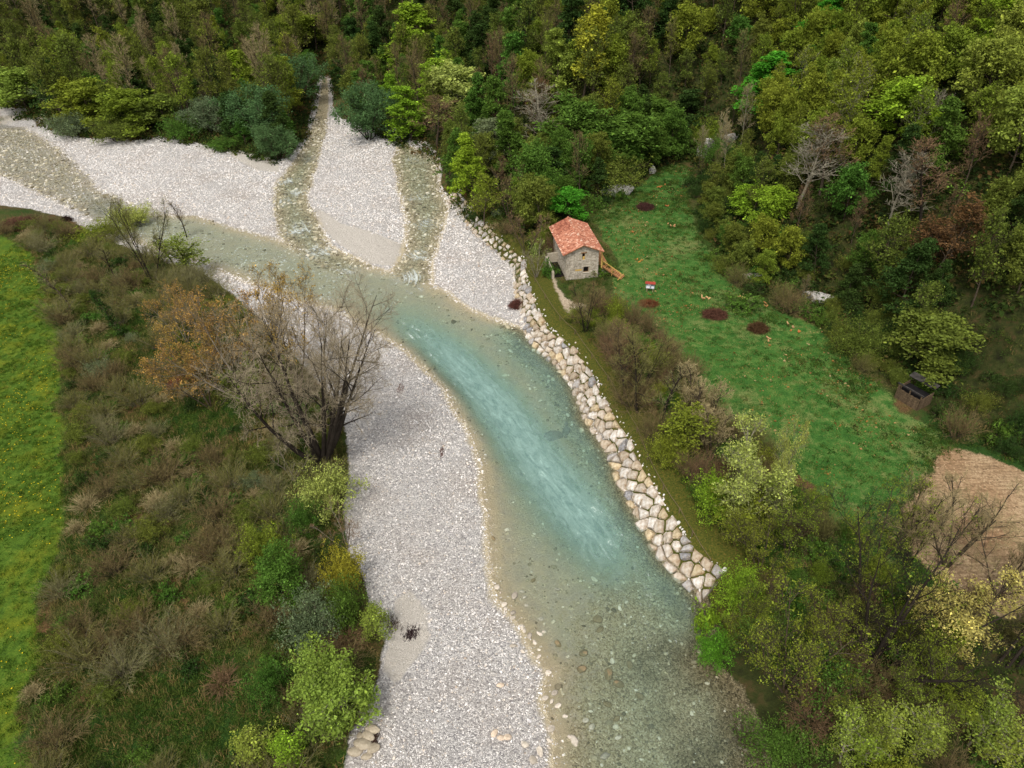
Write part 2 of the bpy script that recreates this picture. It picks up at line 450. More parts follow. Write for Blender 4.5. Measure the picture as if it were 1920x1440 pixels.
leftforest = at_many([(-300,120),(0,185),(110,248),(330,262),(520,300),(575,250),(586,205),(598,138),(620,138),(628,170),(700,245),(830,300),(850,385),(920,440),(1010,480),(1040,425),(1105,385)], 1.5)
leftforest = np.vstack([leftforest, [[60, 200], [60, 800], [-700, 800], [-700, 150]]])
forest_m = np.maximum(sstep(1.5, -1.5, hil_sd + 0.5), sstep(1.5, -1.5, sdf(leftforest, XX, YY)))
rbank = at_many([(1340,1110),(1400,1130),(1560,1080),(1700,1050),(1800,1140),(2000,1190),(2200,1300),(2300,1700),(1460,1700),(1440,1440),(1340,1250)], 3.0)
forest_m = np.maximum(forest_m, 0.75 * sstep(1.5, -1.5, sdf(rbank, XX, YY)))
riptop, ru_, rs_ = pdist(RIP_LOW, XX, YY)
moss_m = sstep(7.0, 4.6, riptop) * (SCORR > 0.3)
fresh_m = np.zeros(XX.shape)
for px, py, r in ((260,590,4),(390,690,4),(360,800,6),(430,780,5),(300,640,4),(330,1340,7),(420,1380,6),(250,1350,4),(300,1190,3),(260,1120,3),(60,420,3),(130,470,5),(1400,1020,5),(1580,1180,7),(1500,1270,6),(1640,1100,6),(1450,1400,5),(1900,1180,3),(1840,840,4),(1900,860,4),(1780,800,4)):
    q = hit(px, py)
    fresh_m = np.maximum(fresh_m, np.exp(-((XX - q[0]) ** 2 + (YY - q[1]) ** 2) / (r * r)) * 0.95)
cut = (1 - clr) * (1 - fld)
inw = WSD < 0.2
tribd = np.minimum(sdf(P_TRIB, XX, YY), sdf(P_RIGHT, XX, YY))
depth0 = np.maximum(-HH, 0)
och_m = np.exp(-(depth0 / 0.28) ** 2) * sstep(0.5, -0.6, WSD) * (0.9 - 0.45 * sstep(90, 70, CU))
och_m = np.maximum(och_m, 0.62 * sstep(0.3, -1.0, MAINSD) * sstep(60, 85, CU))
och_m = np.maximum(och_m * (XX < 22), 0.95 * sstep(0.9, 0.0, WSD) * sstep(-1.2, 0.0, WSD) * sstep(100, 130, CU) * (XX < 8))
lower = sstep(52, 40, YY) * sstep(-3.5, 1.5, XX) * sstep(0.6, -1.5, WSD) * (0.22 + 0.5 * sstep(-2, 8, XX - 0.25 * (YY - 30)))
brn_m = np.maximum(np.maximum(sstep(0.4, -0.8, tribd) * 0.95, lower), 0.75 * np.exp(-(riptop / 3.5) ** 2) * sstep(0.3, -0.5, WSD))
brn_m = np.clip(np.maximum(brn_m, sstep(85, 60, CU) * sstep(0.3, -1, MAINSD) * 0.42), 0, 1)
brn_m = np.maximum(brn_m, 2.0 * sstep(6, 18, XX + 0.12 * (48 - YY) + 13 * (fbm(XX, YY, 5, 4) - .5)) * sstep(47, 41, YY))  # lower right: shade of the bank trees and dark cobbles, put into the bed colour
brn_m = np.maximum(brn_m, 1.75 * sstep(4.2, 1.5, riptop + 3 * (fbm(XX, YY, 3) - .5)) * sstep(0.3, -0.4, WSD) * sstep(30, 45, ru_))  # foot of the stone bank: deep shade painted in with its dark cobbles
damp_m = np.maximum(sstep(1.6, 0.1, WSD), 0.0)

def flat4(a, b, c, d): return np.stack([a, b, c, d], -1)
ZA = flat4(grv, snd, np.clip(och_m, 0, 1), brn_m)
ZB = flat4(mead, clr * (1 - fld), fld, pth)
ZC = flat4(forest_m * cut * (1 - pth), moss_m, np.clip(fresh_m, 0, 1), damp_m)

def grid_piece(name, cellmask, mat, zz, attrs):
    ni, nj = XX.shape
    I, J = np.nonzero(cellmask)
    idx = np.arange(ni * nj).reshape(ni, nj)
    q = np.stack([idx[I, J], idx[I + 1, J], idx[I + 1, J + 1], idx[I, J + 1]], -1)
    used, inv = np.unique(q, return_inverse=True)
    V = np.stack([XX.ravel()[used], YY.ravel()[used], zz.ravel()[used]], -1)
    me = mesh_np(name, V, [inv.reshape(-1, 4)], [mat], smooth=True)
    for n, typ, d in attrs:
        d = d.reshape(ni * nj, -1)[used]
        add_attr(me, n, typ, d)
    return me

def cell(a): return (a[:-1, :-1] + a[1:, :-1] + a[1:, 1:] + a[:-1, 1:]) / 4
cg, cm, cc, cf, cp = cell(grv), cell(mead), cell(clr), cell(fld), cell(pth)
cw, cfo, chs = cell(WSD), cell(forest_m), cell(hil_sd)
zone = np.full(cg.shape, 'scrub_ground', dtype=object)
zone[cfo > 0.5] = 'forest_floor'
zone[(chs < -1)] = 'hillside'
zone[cm > 0.5] = 'meadow'
zone[cc > 0.5] = 'grass_clearing'
zone[cf > 0.5] = 'ploughed_field'
zone[cp > 0.5] = 'dirt_path'
zone[(cg > 0.5)] = 'gravel_bar'
zone[(cg > 0.5) & (cw < 0)] = 'riverbed'
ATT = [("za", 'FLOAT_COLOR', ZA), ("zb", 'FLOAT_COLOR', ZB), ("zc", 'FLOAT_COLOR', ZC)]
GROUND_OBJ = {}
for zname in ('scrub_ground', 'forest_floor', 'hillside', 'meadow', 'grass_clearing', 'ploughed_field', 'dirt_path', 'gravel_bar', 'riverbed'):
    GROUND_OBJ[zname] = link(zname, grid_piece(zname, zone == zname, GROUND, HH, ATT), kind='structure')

# ------------------------------------------------------------------ water
def water_material():
    t = NT("water")
    dep = t.attr("depth").outputs['Fac']; u = t.attr("flow"); foam = t.attr("foam").outputs['Fac']
    sx = t.node("ShaderNodeSeparateXYZ"); t.l.new(u.outputs['Vector'], sx.inputs[0])
    p = t.pos()
    cb = t.node("ShaderNodeCombineXYZ"); t.put(cb.inputs[0], t.math('MULTIPLY', sx.outputs[0], 0.30)); t.put(cb.inputs[1], sx.outputs[1])
    streak = t.noise(cb.outputs[0], 1.5, 6, 0.68, 0.8)
    fine = t.noise(p, 3.6, 6, 0.75, 0.8)
    rip = t.noise(p, 1.3, 5, 0.7, 0.6)
    # what the water swallows: red first
    k = t.math('MULTIPLY', dep, -1.0)
    def tr(a): return t.math('POWER', 2.718, t.math('MULTIPLY', k, a))
    tint = t.node("ShaderNodeCombineColor")
    t.put(tint.inputs[0], tr(0.40)); t.put(tint.inputs[1], tr(0.11)); t.put(tint.inputs[2], tr(0.18))
    transp = t.node("ShaderNodeBsdfTransparent"); t.l.new(tint.outputs[0], transp.inputs[0])
    # suspended milk of the limestone, turquoise
    milk = t.node("ShaderNodeBsdfDiffuse")
    t.put(milk.inputs[0], t.mix(t.remap(t.math('MULTIPLY_ADD', streak, 0.55, t.math('MULTIPLY', fine, 0.45)), 0.34, 0.70), lin((112, 146, 146)), lin((168, 198, 188))))
    mf = t.math('SUBTRACT', 1.0, t.math('POWER', 2.718, t.math('MULTIPLY', t.math('MULTIPLY', k, dep), 0.48)))
    mf = t.math('MULTIPLY', mf, t.remap(streak, 0.3, 0.7, 0.65, 1.0), clamp=True)
    m1 = t.node("ShaderNodeMixShader"); t.put(m1.inputs[0], mf); t.l.new(transp.outputs[0], m1.inputs[1]); t.l.new(milk.outputs[0], m1.inputs[2])
    # bubbles and white water
    white = t.node("ShaderNodeBsdfDiffuse"); white.inputs[0].default_value = lin((226, 234, 230))
    fn = t.math('MULTIPLY_ADD', streak, 0.55, t.math('MULTIPLY', fine, 0.45))
    ff = t.remap(t.math('ADD', fn, t.math('MULTIPLY', foam, 0.24)), 0.66, 0.77, 0.0, 0.75)
    ff = t.math('MULTIPLY', ff, t.remap(foam, 0.02, 0.15))
    m2 = t.node("ShaderNodeMixShader"); t.put(m2.inputs[0], ff); t.l.new(m1.outputs[0], m2.inputs[1]); t.l.new(white.outputs[0], m2.inputs[2])
    gl = t.node("ShaderNodeBsdfGlossy"); gl.inputs['Roughness'].default_value = 0.12
    hb = t.math('MULTIPLY_ADD', rip, 0.7, t.math('MULTIPLY', fine, 0.5))
    t.l.new(t.bump(hb, 0.55, 0.25), gl.inputs['Normal'])
    fr = t.node("ShaderNodeFresnel"); fr.inputs[0].default_value = 1.33
    t.l.new(t.bump(hb, 0.55, 0.25), fr.inputs['Normal'])
    m3 = t.node("ShaderNodeMixShader"); t.put(m3.inputs[0], t.math('MULTIPLY', fr.outputs[0], 0.9)); t.l.new(m2.outputs[0], m3.inputs[1]); t.l.new(gl.outputs[0], m3.inputs[2])
    t.l.new(m3.outputs[0], t.out.inputs[0])
    return t.m

foam_m = np.zeros(XX.shape)
FOAM_GAIN = 0.68
for px, py, r, a in ((535,340,4,1.3),(560,360,4,1.2),(525,380,4,1.1),(560,430,5,1.2),(600,470,5,1.2),(650,510,5,1),(590,300,4,1),(775,300,4,.9),(780,370,5,1),(800,420,5,1.1),(785,480,4,1.2),(770,520,4,1.3),(775,545,2.5,1),
                     (735,575,4,.8),(770,620,4,.8),(820,665,4,.65),(860,720,4,.55),(900,780,4,.45),(930,850,4,.4),(960,940,4,.3),(990,880,4,.5),(1060,830,3,.4),(1130,980,5,.55),(1150,1010,5,.55),(1190,1060,4,.55),(1110,950,4,.45),(1170,1040,4,.55),(1210,1140,4,.6),(1240,1200,4,.5),(1080,720,3,.35),(1040,690,3,.3),(520,470,4,.5),(480,470,4,.4),(1270,1150,3,.4),(1300,1190,3,.4)):
    q = at(px, py, 0)
    foam_m = np.maximum(foam_m, FOAM_GAIN * a * np.exp(-((XX - q[0]) ** 2 + (YY - q[1]) ** 2) / (r * r)))
cw_h = np.minimum(np.minimum(HH[:-1, :-1], HH[1:, :-1]), np.minimum(HH[1:, 1:], HH[:-1, 1:]))
wcell = (cw_h < 0.0) & (cell(SCORR) < 1.5)
tl_d, tl_u, tl_s = pdist(TRIB_LINE, XX, YY)
flow = np.stack([CU, CD * CS, np.zeros(XX.shape)], -1)
tm = tribd < 0.5
flow[..., 0] = np.where(tm, tl_u + 300, flow[..., 0]); flow[..., 1] = np.where(tm, tl_d * tl_s, flow[..., 1])
water = link("river_water", grid_piece("river_water", wcell, water_material(), np.zeros(XX.shape), [("depth", 'FLOAT', depth0), ("foam", 'FLOAT', foam_m), ("flow", 'FLOAT_VECTOR', flow)]), kind='structure')
water['label'] = "clear turquoise river water flowing between the gravel bars and the stone bank"

# ------------------------------------------------------------------ stones, tufts and leaves nobody could count (instances on points)
PROTO = bpy.data.collections.new("instance_sources")
def scatter(name, pts, scale, rot, protos, label, seed=1):
    """one object: copies of the protos at the points"""
    pts = np.asarray(pts, np.float32)
    me = bpy.data.meshes.new(name)
    me.vertices.add(len(pts)); me.vertices.foreach_set("co", pts.ravel())
    add_attr(me, "sc", 'FLOAT_VECTOR', scale); add_attr(me, "rt", 'FLOAT_VECTOR', rot)
    add_attr(me, "pick", 'INT', np.random.RandomState(seed).randint(0, len(protos), len(pts)))
    c = bpy.data.collections.new(name + "_kinds")
    for pm in protos:
        c.objects.link(bpy.data.objects.new(pm.name, pm))
    g = bpy.data.node_groups.new(name, "GeometryNodeTree")
    g.interface.new_socket("Geometry", in_out='INPUT', socket_type='NodeSocketGeometry')
    g.interface.new_socket("Geometry", in_out='OUTPUT', socket_type='NodeSocketGeometry')
    N = g.nodes.new
    gi, go = N("NodeGroupInput"), N("NodeGroupOutput")
    ci = N("GeometryNodeCollectionInfo"); ci.inputs['Collection'].default_value = c
    ci.inputs['Separate Children'].default_value = True; ci.inputs['Reset Children'].default_value = True
    ip = N("GeometryNodeInstanceOnPoints"); ip.inputs['Pick Instance'].default_value = True
    def na(nm, typ):
        a = N("GeometryNodeInputNamedAttribute"); a.data_type = typ; a.inputs['Name'].default_value = nm
        return a.outputs['Attribute']
    g.links.new(gi.outputs[0], ip.inputs['Points']); g.links.new(ci.outputs[0], ip.inputs['Instance'])
    g.links.new(na("pick", 'INT'), ip.inputs['Instance Index'])
    g.links.new(na("sc", 'FLOAT_VECTOR'), ip.inputs['Scale'])
    er = N("FunctionNodeEulerToRotation"); g.links.new(na("rt", 'FLOAT_VECTOR'), er.inputs[0]); g.links.new(er.outputs[0], ip.inputs['Rotation'])
    g.links.new(ip.outputs[0], go.inputs[0])
    o = link(name, me, kind='stuff'); o['label'] = label
    o.modifiers.new("scatter", 'NODES').node_group = g
    return o

HUT_C = hit(1697, 757)
def open_ground(x, y):
    return np.hypot(x - HUT_C[0], y - HUT_C[1]) > 3.6

def in_view(P, m=60):
    q, d = proj(P)
    return (d > 0) & (q[:, 0] > -m) & (q[:, 0] < 1920 + m) & (q[:, 1] > -m) & (q[:, 1] < 1440 + m)

def grid_val(A, x, y):
    i = np.clip(np.searchsorted(GX, x) - 1, 0, len(GX) - 2); j = np.clip(np.searchsorted(GY, y) - 1, 0, len(GY) - 2)
    fx = (x - GX[i]) / (GX[i + 1] - GX[i]); fy = (y - GY[j]) / (GY[j + 1] - GY[j])
    return (A[i, j] * (1 - fx) + A[i + 1, j] * fx) * (1 - fy) + (A[i, j + 1] * (1 - fx) + A[i + 1, j + 1] * fx) * fy

def sample(n, x0, x1, y0, y1, rs, m=150):
    x = rs.uniform(x0, x1, n); y = rs.uniform(y0, y1, n)
    P = np.stack([x, y, hgt(x, y)], -1)
    return P[in_view(P, m)]

def ico(rs, sub=1, flat=0.6, jag=0.22):
    t_ = (1 + 5 ** 0.5) / 2
    V = [(-1,t_,0),(1,t_,0),(-1,-t_,0),(1,-t_,0),(0,-1,t_),(0,1,t_),(0,-1,-t_),(0,1,-t_),(t_,0,-1),(t_,0,1),(-t_,0,-1),(-t_,0,1)]
    F = [(0,11,5),(0,5,1),(0,1,7),(0,7,10),(0,10,11),(1,5,9),(5,11,4),(11,10,2),(10,7,6),(7,1,8),(3,9,4),(3,4,2),(3,2,6),(3,6,8),(3,8,9),(4,9,5),(2,4,11),(6,2,10),(8,6,7),(9,8,1)]
    V = [np.array(v, float) / np.linalg.norm(v) for v in V]
    for _ in range(sub):
        mid = {}; nF = []
        def m(a, b):
            k = (min(a, b), max(a, b))
            if k not in mid:
                v = V[a] + V[b]; V.append(v / np.linalg.norm(v)); mid[k] = len(V) - 1
            return mid[k]
        for a, b, c in F:
            x, y, z = m(a, b), m(b, c), m(c, a)
            nF += [(a, x, z), (b, y, x), (c, z, y), (x, y, z)]
        F = nF
    V = np.array(V)
    for _ in range(7):                                   # facets: cut by random planes
        n = rs.normal(size=3); n /= np.linalg.norm(n); c = rs.uniform(0.62, 0.95)
        d = V @ n
        V = V - n * np.maximum(d - c, 0)[:, None]
    V = V * (1 + rs.uniform(-jag, jag, (len(V), 1)) * 0.3)
    V = V * np.array([1, rs.uniform(0.6, 0.95), flat * rs.uniform(0.8, 1.15)])
    return V, np.array(F)

def stone_mat(name, stops, spec=0.15):
    t = NT(name); oi = t.node("ShaderNodeObjectInfo"); p = t.pos()
    c = t.ramp(oi.outputs['Random'], stops)
    n = t.noise(p, 3.0, 4, 0.65)
    c = t.mix(t.remap(n, 0.35, 0.7, 0.0, 0.45), c, t.mix(1.0, c, lin((150, 140, 126)), 'MULTIPLY'))
    return t.surf(c, 0.9, None, spec)
M_PEB = stone_mat("limestone_pebble", [(0.0, lin((190, 188, 190))), (0.08, lin((218, 215, 214))), (0.4, lin((234, 230, 227))), (0.75, lin((238, 234, 230))), (0.93, lin((226, 214, 200))), (1.0, lin((180, 164, 148)))])
M_COB = stone_mat("algae_cobble", [(0.0, lin((104, 98, 80))), (0.3, lin((150, 142, 118))), (0.7, lin((186, 178, 152))), (1.0, lin((218, 212, 196)))])
def stones(mat, n=8, seed=3, sub=1):
    rs = np.random.RandomState(seed); out = []
    for i in range(n):
        V, F = ico(rs, sub)
        out.append(mesh_np("pebble", V, [F], [mat], smooth=False))
    return out
rs = np.random.RandomState(5)
P = sample(640000, -150, 25, 22, 200, rs)
gv, ws, sn_ = grid_val(grv, P[:, 0], P[:, 1]), grid_val(WSD, P[:, 0], P[:, 1]), grid_val(snd, P[:, 0], P[:, 1])
cl = fbm(P[:, 0], P[:, 1], 6)
dist = np.linalg.norm(P - CAM, axis=1)
up_ = (grid_val(CU, P[:, 0], P[:, 1]) < core_at(700, 548)) & (grid_val(MAINSD, P[:, 0], P[:, 1]) < 0) & (rs.rand(len(P)) < .22 * np.clip(3 * fbm(P[:, 0], P[:, 1], 5) - .6, 0, 1.6))
bw_ = grid_val(brn_m, P[:, 0], P[:, 1])
keep = (gv > 0.55) & (bw_ < 1.2) & ((ws > -1.1 * rs.rand(len(P)) ** 2) | up_) & (sn_ < 0.4 + 0.6 * (rs.rand(len(P)) < .10)) & (rs.rand(len(P)) < np.clip(70 / dist, 0.35, 1) * (0.75 + 0.5 * cl))
P = P[keep]; n = len(P)
s = np.exp(rs.normal(math.log(0.055), 0.36, n)) * (0.8 + 0.6 * fbm(P[:, 0] + 40, P[:, 1], 9)) * np.clip(dist[keep] / 80, 0.9, 1.7)
s = np.clip(s, 0.03, 0.26)
P[:, 2] += s * 0.15
rot = np.stack([rs.normal(0, 0.25, n), rs.normal(0, 0.25, n), rs.uniform(0, 6.28, n)], -1)
scatter("gravel_pebbles", P, np.stack([s * rs.uniform(0.8, 1.4, n), s, s], -1), rot, stones(M_PEB, 9), "pale limestone pebbles covering the gravel bars along the river")
P = sample(200000, -150, 30, 22, 200, rs)
ws, bm = grid_val(WSD, P[:, 0], P[:, 1]), grid_val(brn_m, P[:, 0], P[:, 1])
keep = (grid_val(grv, P[:, 0], P[:, 1]) > 0.6) & (ws < 0.0) & (ws > -30) & (rs.rand(len(P)) < np.where(bm > 1.15, .22, 0.08 + 0.7 * np.minimum(bm, 1)))
P = P[keep]; n = len(P)
s = np.clip(np.exp(rs.normal(math.log(0.13), 0.45, n)) * np.clip(np.linalg.norm(P - CAM, axis=1) / 80, 0.8, 1.5), 0.05, 0.55)
rot = np.stack([rs.normal(0, 0.25, n), rs.normal(0, 0.25, n), rs.uniform(0, 6.28, n)], -1)
scatter("riverbed_cobbles", P, np.stack([s * rs.uniform(0.8, 1.4, n), s, s * 0.8], -1), rot, stones(M_COB, 8, 9), "brown algae coated cobbles on the bed of the shallow river")

# ------------------------------------------------------------------ tree building
def leaf_mat(name, trans=0.35, rnd=0.25):
    t = NT(name); oi = t.node("ShaderNodeObjectInfo"); tn = t.attr("tint")
    hsv = t.node("ShaderNodeHueSaturation"); t.l.new(oi.outputs['Color'], hsv.inputs['Color'])
    t.put(hsv.inputs['Hue'], t.math('MULTIPLY_ADD', oi.outputs['Random'], 0.03, 0.485))
    sx = t.node("ShaderNodeSeparateColor"); t.l.new(tn.outputs['Color'], sx.inputs[0])
    t.put(hsv.inputs['Value'], sx.outputs[0])
    c = t.mix(sx.outputs[1], hsv.outputs[0], t.mix(1.0, hsv.outputs[0], (1.42, 1.28, 0.75, 1), 'MULTIPLY'))
    d = t.node("ShaderNodeBsdfDiffuse"); t.l.new(c, d.inputs[0])
    tr = t.node("ShaderNodeBsdfTranslucent"); t.l.new(c, tr.inputs[0])
    m = t.node("ShaderNodeMixShader"); m.inputs[0].default_value = trans
    t.l.new(d.outputs[0], m.inputs[1]); t.l.new(tr.outputs[0], m.inputs[2]); t.l.new(m.outputs[0], t.out.inputs[0])
    return t.m
M_LEAF = leaf_mat("leaf")
def bark_mat():
    t = NT("bark"); oi = t.node("ShaderNodeObjectInfo"); p = t.pos()
    n = t.noise(p, 2.2, 4, 0.65)
    c = t.mix(1.0, t.ramp(n, [(0.32, (0.55, 0.52, 0.48, 1)), (0.6, (1, 1, 1, 1)), (0.78, (1.5, 1.45, 1.35, 1))]), oi.outputs['Color'], 'MULTIPLY')
    return t.surf(c, 0.95, None, 0.1)
M_BARK = bark_mat()

def tubes(P, R, sides):
    """P (m,n,3) polylines, R (m,n) radii -> verts, quads"""
    m, n, _ = P.shape
    T = np.gradient(P, axis=1); T /= np.linalg.norm(T, axis=2, keepdims=True) + 1e-9
    ref = np.where(np.abs(T[..., 2:3]) < 0.85, np.array([0, 0, 1.0]), np.array([1.0, 0, 0]))
    A = np.cross(T, ref); A /= np.linalg.norm(A, axis=2, keepdims=True) + 1e-9
    B = np.cross(T, A)
    an = 2 * PI * np.arange(sides) / sides
    V = P[:, :, None] + R[:, :, None, None] * (np.cos(an)[:, None] * A[:, :, None] + np.sin(an)[:, None] * B[:, :, None])
    idx = np.arange(m * n * sides).reshape(m, n, sides)
    nx = np.roll(idx, -1, axis=2)
    Q = np.stack([idx[:, :-1], nx[:, :-1], nx[:, 1:], idx[:, 1:]], -1).reshape(-1, 4)
    return V.reshape(-1, 3), Q

def unit(v): return v / (np.linalg.norm(v, axis=-1, keepdims=True) + 1e-9)

def branch(rs, p, d, L, r0, r1, n, wig, trop):
    """m branches at once: p,d (m,3), L,r (m)"""
    m = len(p); pts = [p]; d = unit(d)
    for i in range(n - 1):
        d = unit(d + rs.normal(0, wig, (m, 3)) + np.array([0, 0, trop]))
        p = p + d * (L / (n - 1))[:, None]; pts.append(p)
    P = np.stack(pts, 1)
    R = r0[:, None] + (r1 - r0)[:, None] * np.linspace(0, 1, n)[None] ** 0.8
    return P, R

def children(rs, P, R, k, t0, t1, ang, lenf, rf, sid):
    """k children along each polyline -> start, dir, t, radius"""
    m, n, _ = P.shape
    t = (np.arange(k) + rs.uniform(0.1, 0.9, (m, k))) / k * (t1 - t0) + t0
    f = np.clip(t * (n - 1), 0, n - 1.001); i = f.astype(int); fr = f - i
    mi = np.arange(m)[:, None]
    st = P[mi, i] * (1 - fr)[..., None] + P[mi, i + 1] * fr[..., None]
    tg = unit(P[mi, i + 1] - P[mi, i])
    rr = R[mi, i] * (1 - fr) + R[mi, i + 1] * fr
    az = (np.arange(k)[None] * 2.4 + rs.uniform(0, 6.28, (m, 1)) + rs.normal(0, 0.5, (m, k)))
    ref = np.where(np.abs(tg[..., 2:3]) < 0.85, np.array([0, 0, 1.0]), np.array([1.0, 0, 0]))
    A = unit(np.cross(tg, ref)); B = np.cross(tg, A)
    a = (ang if np.isscalar(ang) else ang(t)) * rs.uniform(0.75, 1.25, (m, k))
    d = tg * np.cos(a)[..., None] + (A * np.cos(az)[..., None] + B * np.sin(az)[..., None]) * np.sin(a)[..., None]
    return st.reshape(-1, 3), d.reshape(-1, 3), t.reshape(-1), rr.reshape(-1) * rf, np.repeat(np.arange(m), k)

def leaf_quads(rs, C, k, sig, size, upb, tint_sd=0.28, yel=0.3, flat=1.0):
    n = len(C) * k
    cid = np.repeat(np.arange(len(C)), k)
    off = rs.normal(0, 1, (n, 3)) * np.array([sig, sig, sig * flat])
    c = C[cid] + off
    nn = unit(rs.normal(0, 1, (n, 3)) + np.array([0, 0, upb]))
    a = unit(np.cross(nn, rs.normal(0, 1, (n, 3)))); b = np.cross(nn, a)
    s = (size * np.clip(np.exp(rs.normal(0, .38, n)), .4, 2.2))[:, None]
    bend = nn * s * 0.18
    V = np.stack([c - a * s * 0.5, c + b * s * 0.34 + bend, c + a * s * 0.5, c - b * s * 0.34 + bend], 1).reshape(-1, 3)
    Q = np.arange(n * 4).reshape(-1, 4)
    tc = np.exp(rs.normal(0, tint_sd, len(C)))[cid] * rs.uniform(0.8, 1.2, n)
    ty = np.clip(rs.uniform(-0.6, 1, len(C)), 0, 1)[cid] * yel
    T = np.stack([tc, ty, np.zeros(n), np.ones(n)], -1).repeat(4, 0)
    return V, Q, T

def make_tree(seed, H=12.0, R=4.0, stems=1, clear=0.2, nl=16, nb=6, nt=5, nt2=0, prof='round', leaves=0, lsize=0.3, lsig=0.35, upb=0.8,
              flat=0.8, tr=0.16, up=0.06, lean=0.0, wig=0.10, twig_r=0.014, limb_ang=(1.25, 0.5), yel=0.3, stem_spread=0.35, tint_sd=0.28, twig_mesh=True, tl=0.5, only_top=0.0):
    rs = np.random.RandomState(seed)
    z = np.zeros(stems)
    az = np.arange(stems) * 2 * PI / max(stems, 1) + rs.uniform(0, 6)
    sp = stem_spread * np.linspace(0.35, 1.25, stems)[rs.permutation(stems)] if stems > 1 else z + lean
    d0 = np.stack([np.sin(sp) * np.cos(az), np.sin(sp) * np.sin(az), np.cos(sp)], -1)
    p0 = np.stack([np.cos(az) * 0.12 * (stems > 1), np.sin(az) * 0.12 * (stems > 1), z - 0.25], -1)
    L0 = H * 0.93 * rs.uniform(0.78, 1.0, stems) if stems > 1 else np.array([H * 0.95])
    P0, R_0 = branch(rs, p0, d0, L0, z + tr * (1.0 if stems == 1 else 0.72), z + 0.03, 9, 0.05, 0.03)
    kl = max(2, nl // stems)
    def prf(t):
        if prof == 'round': return np.sqrt(np.clip(1 - ((t - 0.52) / 0.56) ** 2, 0.08, 1))
        if prof == 'cone': return 1.05 - 0.85 * t
        if prof == 'vase': return 0.45 + 0.6 * t
        return 0.75 + 0 * t
    st, d, t, rr, _ = children(rs, P0, R_0, kl, clear, 0.97, lambda t: limb_ang[0] + (limb_ang[1] - limb_ang[0]) * t, 1, 0.5, 0)
    Rl = R * prf(t) * rs.uniform(0.5, 1.2, len(t)) * (1.0 if stems == 1 else 0.75)
    P1, R1 = branch(rs, st, d, Rl, np.maximum(rr, 0.03), 0 * rr + 0.018, 6, wig, up)
    st, d, t, rr, own = children(rs, P1, R1, nb, 0.25, 0.98, 0.75, 1, 0.6, 0)
    L2 = Rl[own] * 0.5 * (1.1 - 0.5 * t) * rs.uniform(0.7, 1.2, len(t))
    P2, R2 = branch(rs, st, d, L2, np.maximum(rr, 0.016), 0 * rr + twig_r * 0.8, 4, wig * 1.4, up)
    st, d, t, rr, own3 = children(rs, P2, R2, nt, 0.2, 1.0, 0.7, 1, 0.7, 0)
    L3 = np.maximum(L2[own3] * tl * rs.uniform(0.7, 1.2, len(t)), 0.25)
    P3, R3 = branch(rs, st, d, L3, np.maximum(np.minimum(rr, twig_r * 1.3), twig_r), 0 * rr + twig_r * 0.5, 3, wig * 1.8, up)
    parts_t = [tubes(P0, R_0, 7), tubes(P1, R1, 5), tubes(P2, R2, 3)]
    tw = [tubes(P3, R3, 3)]
    tips = P3[:, 1:].reshape(-1, 3)
    if nt2:
        st, d, t, rr, own4 = children(rs, P3, R3, nt2, 0.15, 1.0, 0.65, 1, 0.8, 0)
        P4, R4 = branch(rs, st, d, L3[own4] * 0.6 * rs.uniform(0.6, 1.2, len(t)), 0 * rr + twig_r * 0.8, 0 * rr + twig_r * 0.4, 3, wig * 2, up)
        tw.append(tubes(P4, R4, 3)); tips = P4[:, 2]
    def cat(parts):
        V, Q, o = [], [], 0
        for v, q in parts: V.append(v); Q.append(q + o); o += len(v)
        return np.vstack(V), np.vstack(Q)
    if not twig_mesh: tw = []
    if leaves:
        Vt, Qt = cat(parts_t)
        if twig_mesh:
            Vt, Qt = cat(parts_t + tw)
        if only_top: tips = tips[tips[:, 2] > np.quantile(tips[:, 2], only_top)]
        tips = tips[rs.permutation(len(tips))]
        nclump = max(1, min(len(tips), leaves // 7))
        Vl, Ql, T = leaf_quads(rs, tips[:nclump], 7, lsig, lsize, upb, tint_sd, yel, flat)
        crown = mesh_np("crown", Vl, [Ql], [M_LEAF]); add_attr(crown, "tint", 'FLOAT_COLOR', T)
    else:
        Vt, Qt = cat(parts_t)
        Vl, Ql = cat(tw)
        crown = mesh_np("crown", Vl, [Ql], [M_BARK])
    trunk = mesh_np("trunk", Vt, [Qt], [M_BARK], smooth=True)
    zmax = max(Vl[:, 2].max(), Vt[:, 2].max())
    rad = np.quantile(np.hypot(Vl[:, 0] - np.median(Vl[:, 0]), Vl[:, 1] - np.median(Vl[:, 1])), 0.93)
    return dict(trunk=trunk, crown=crown, H=float(zmax), R=float(rad), leafy=bool(leaves))

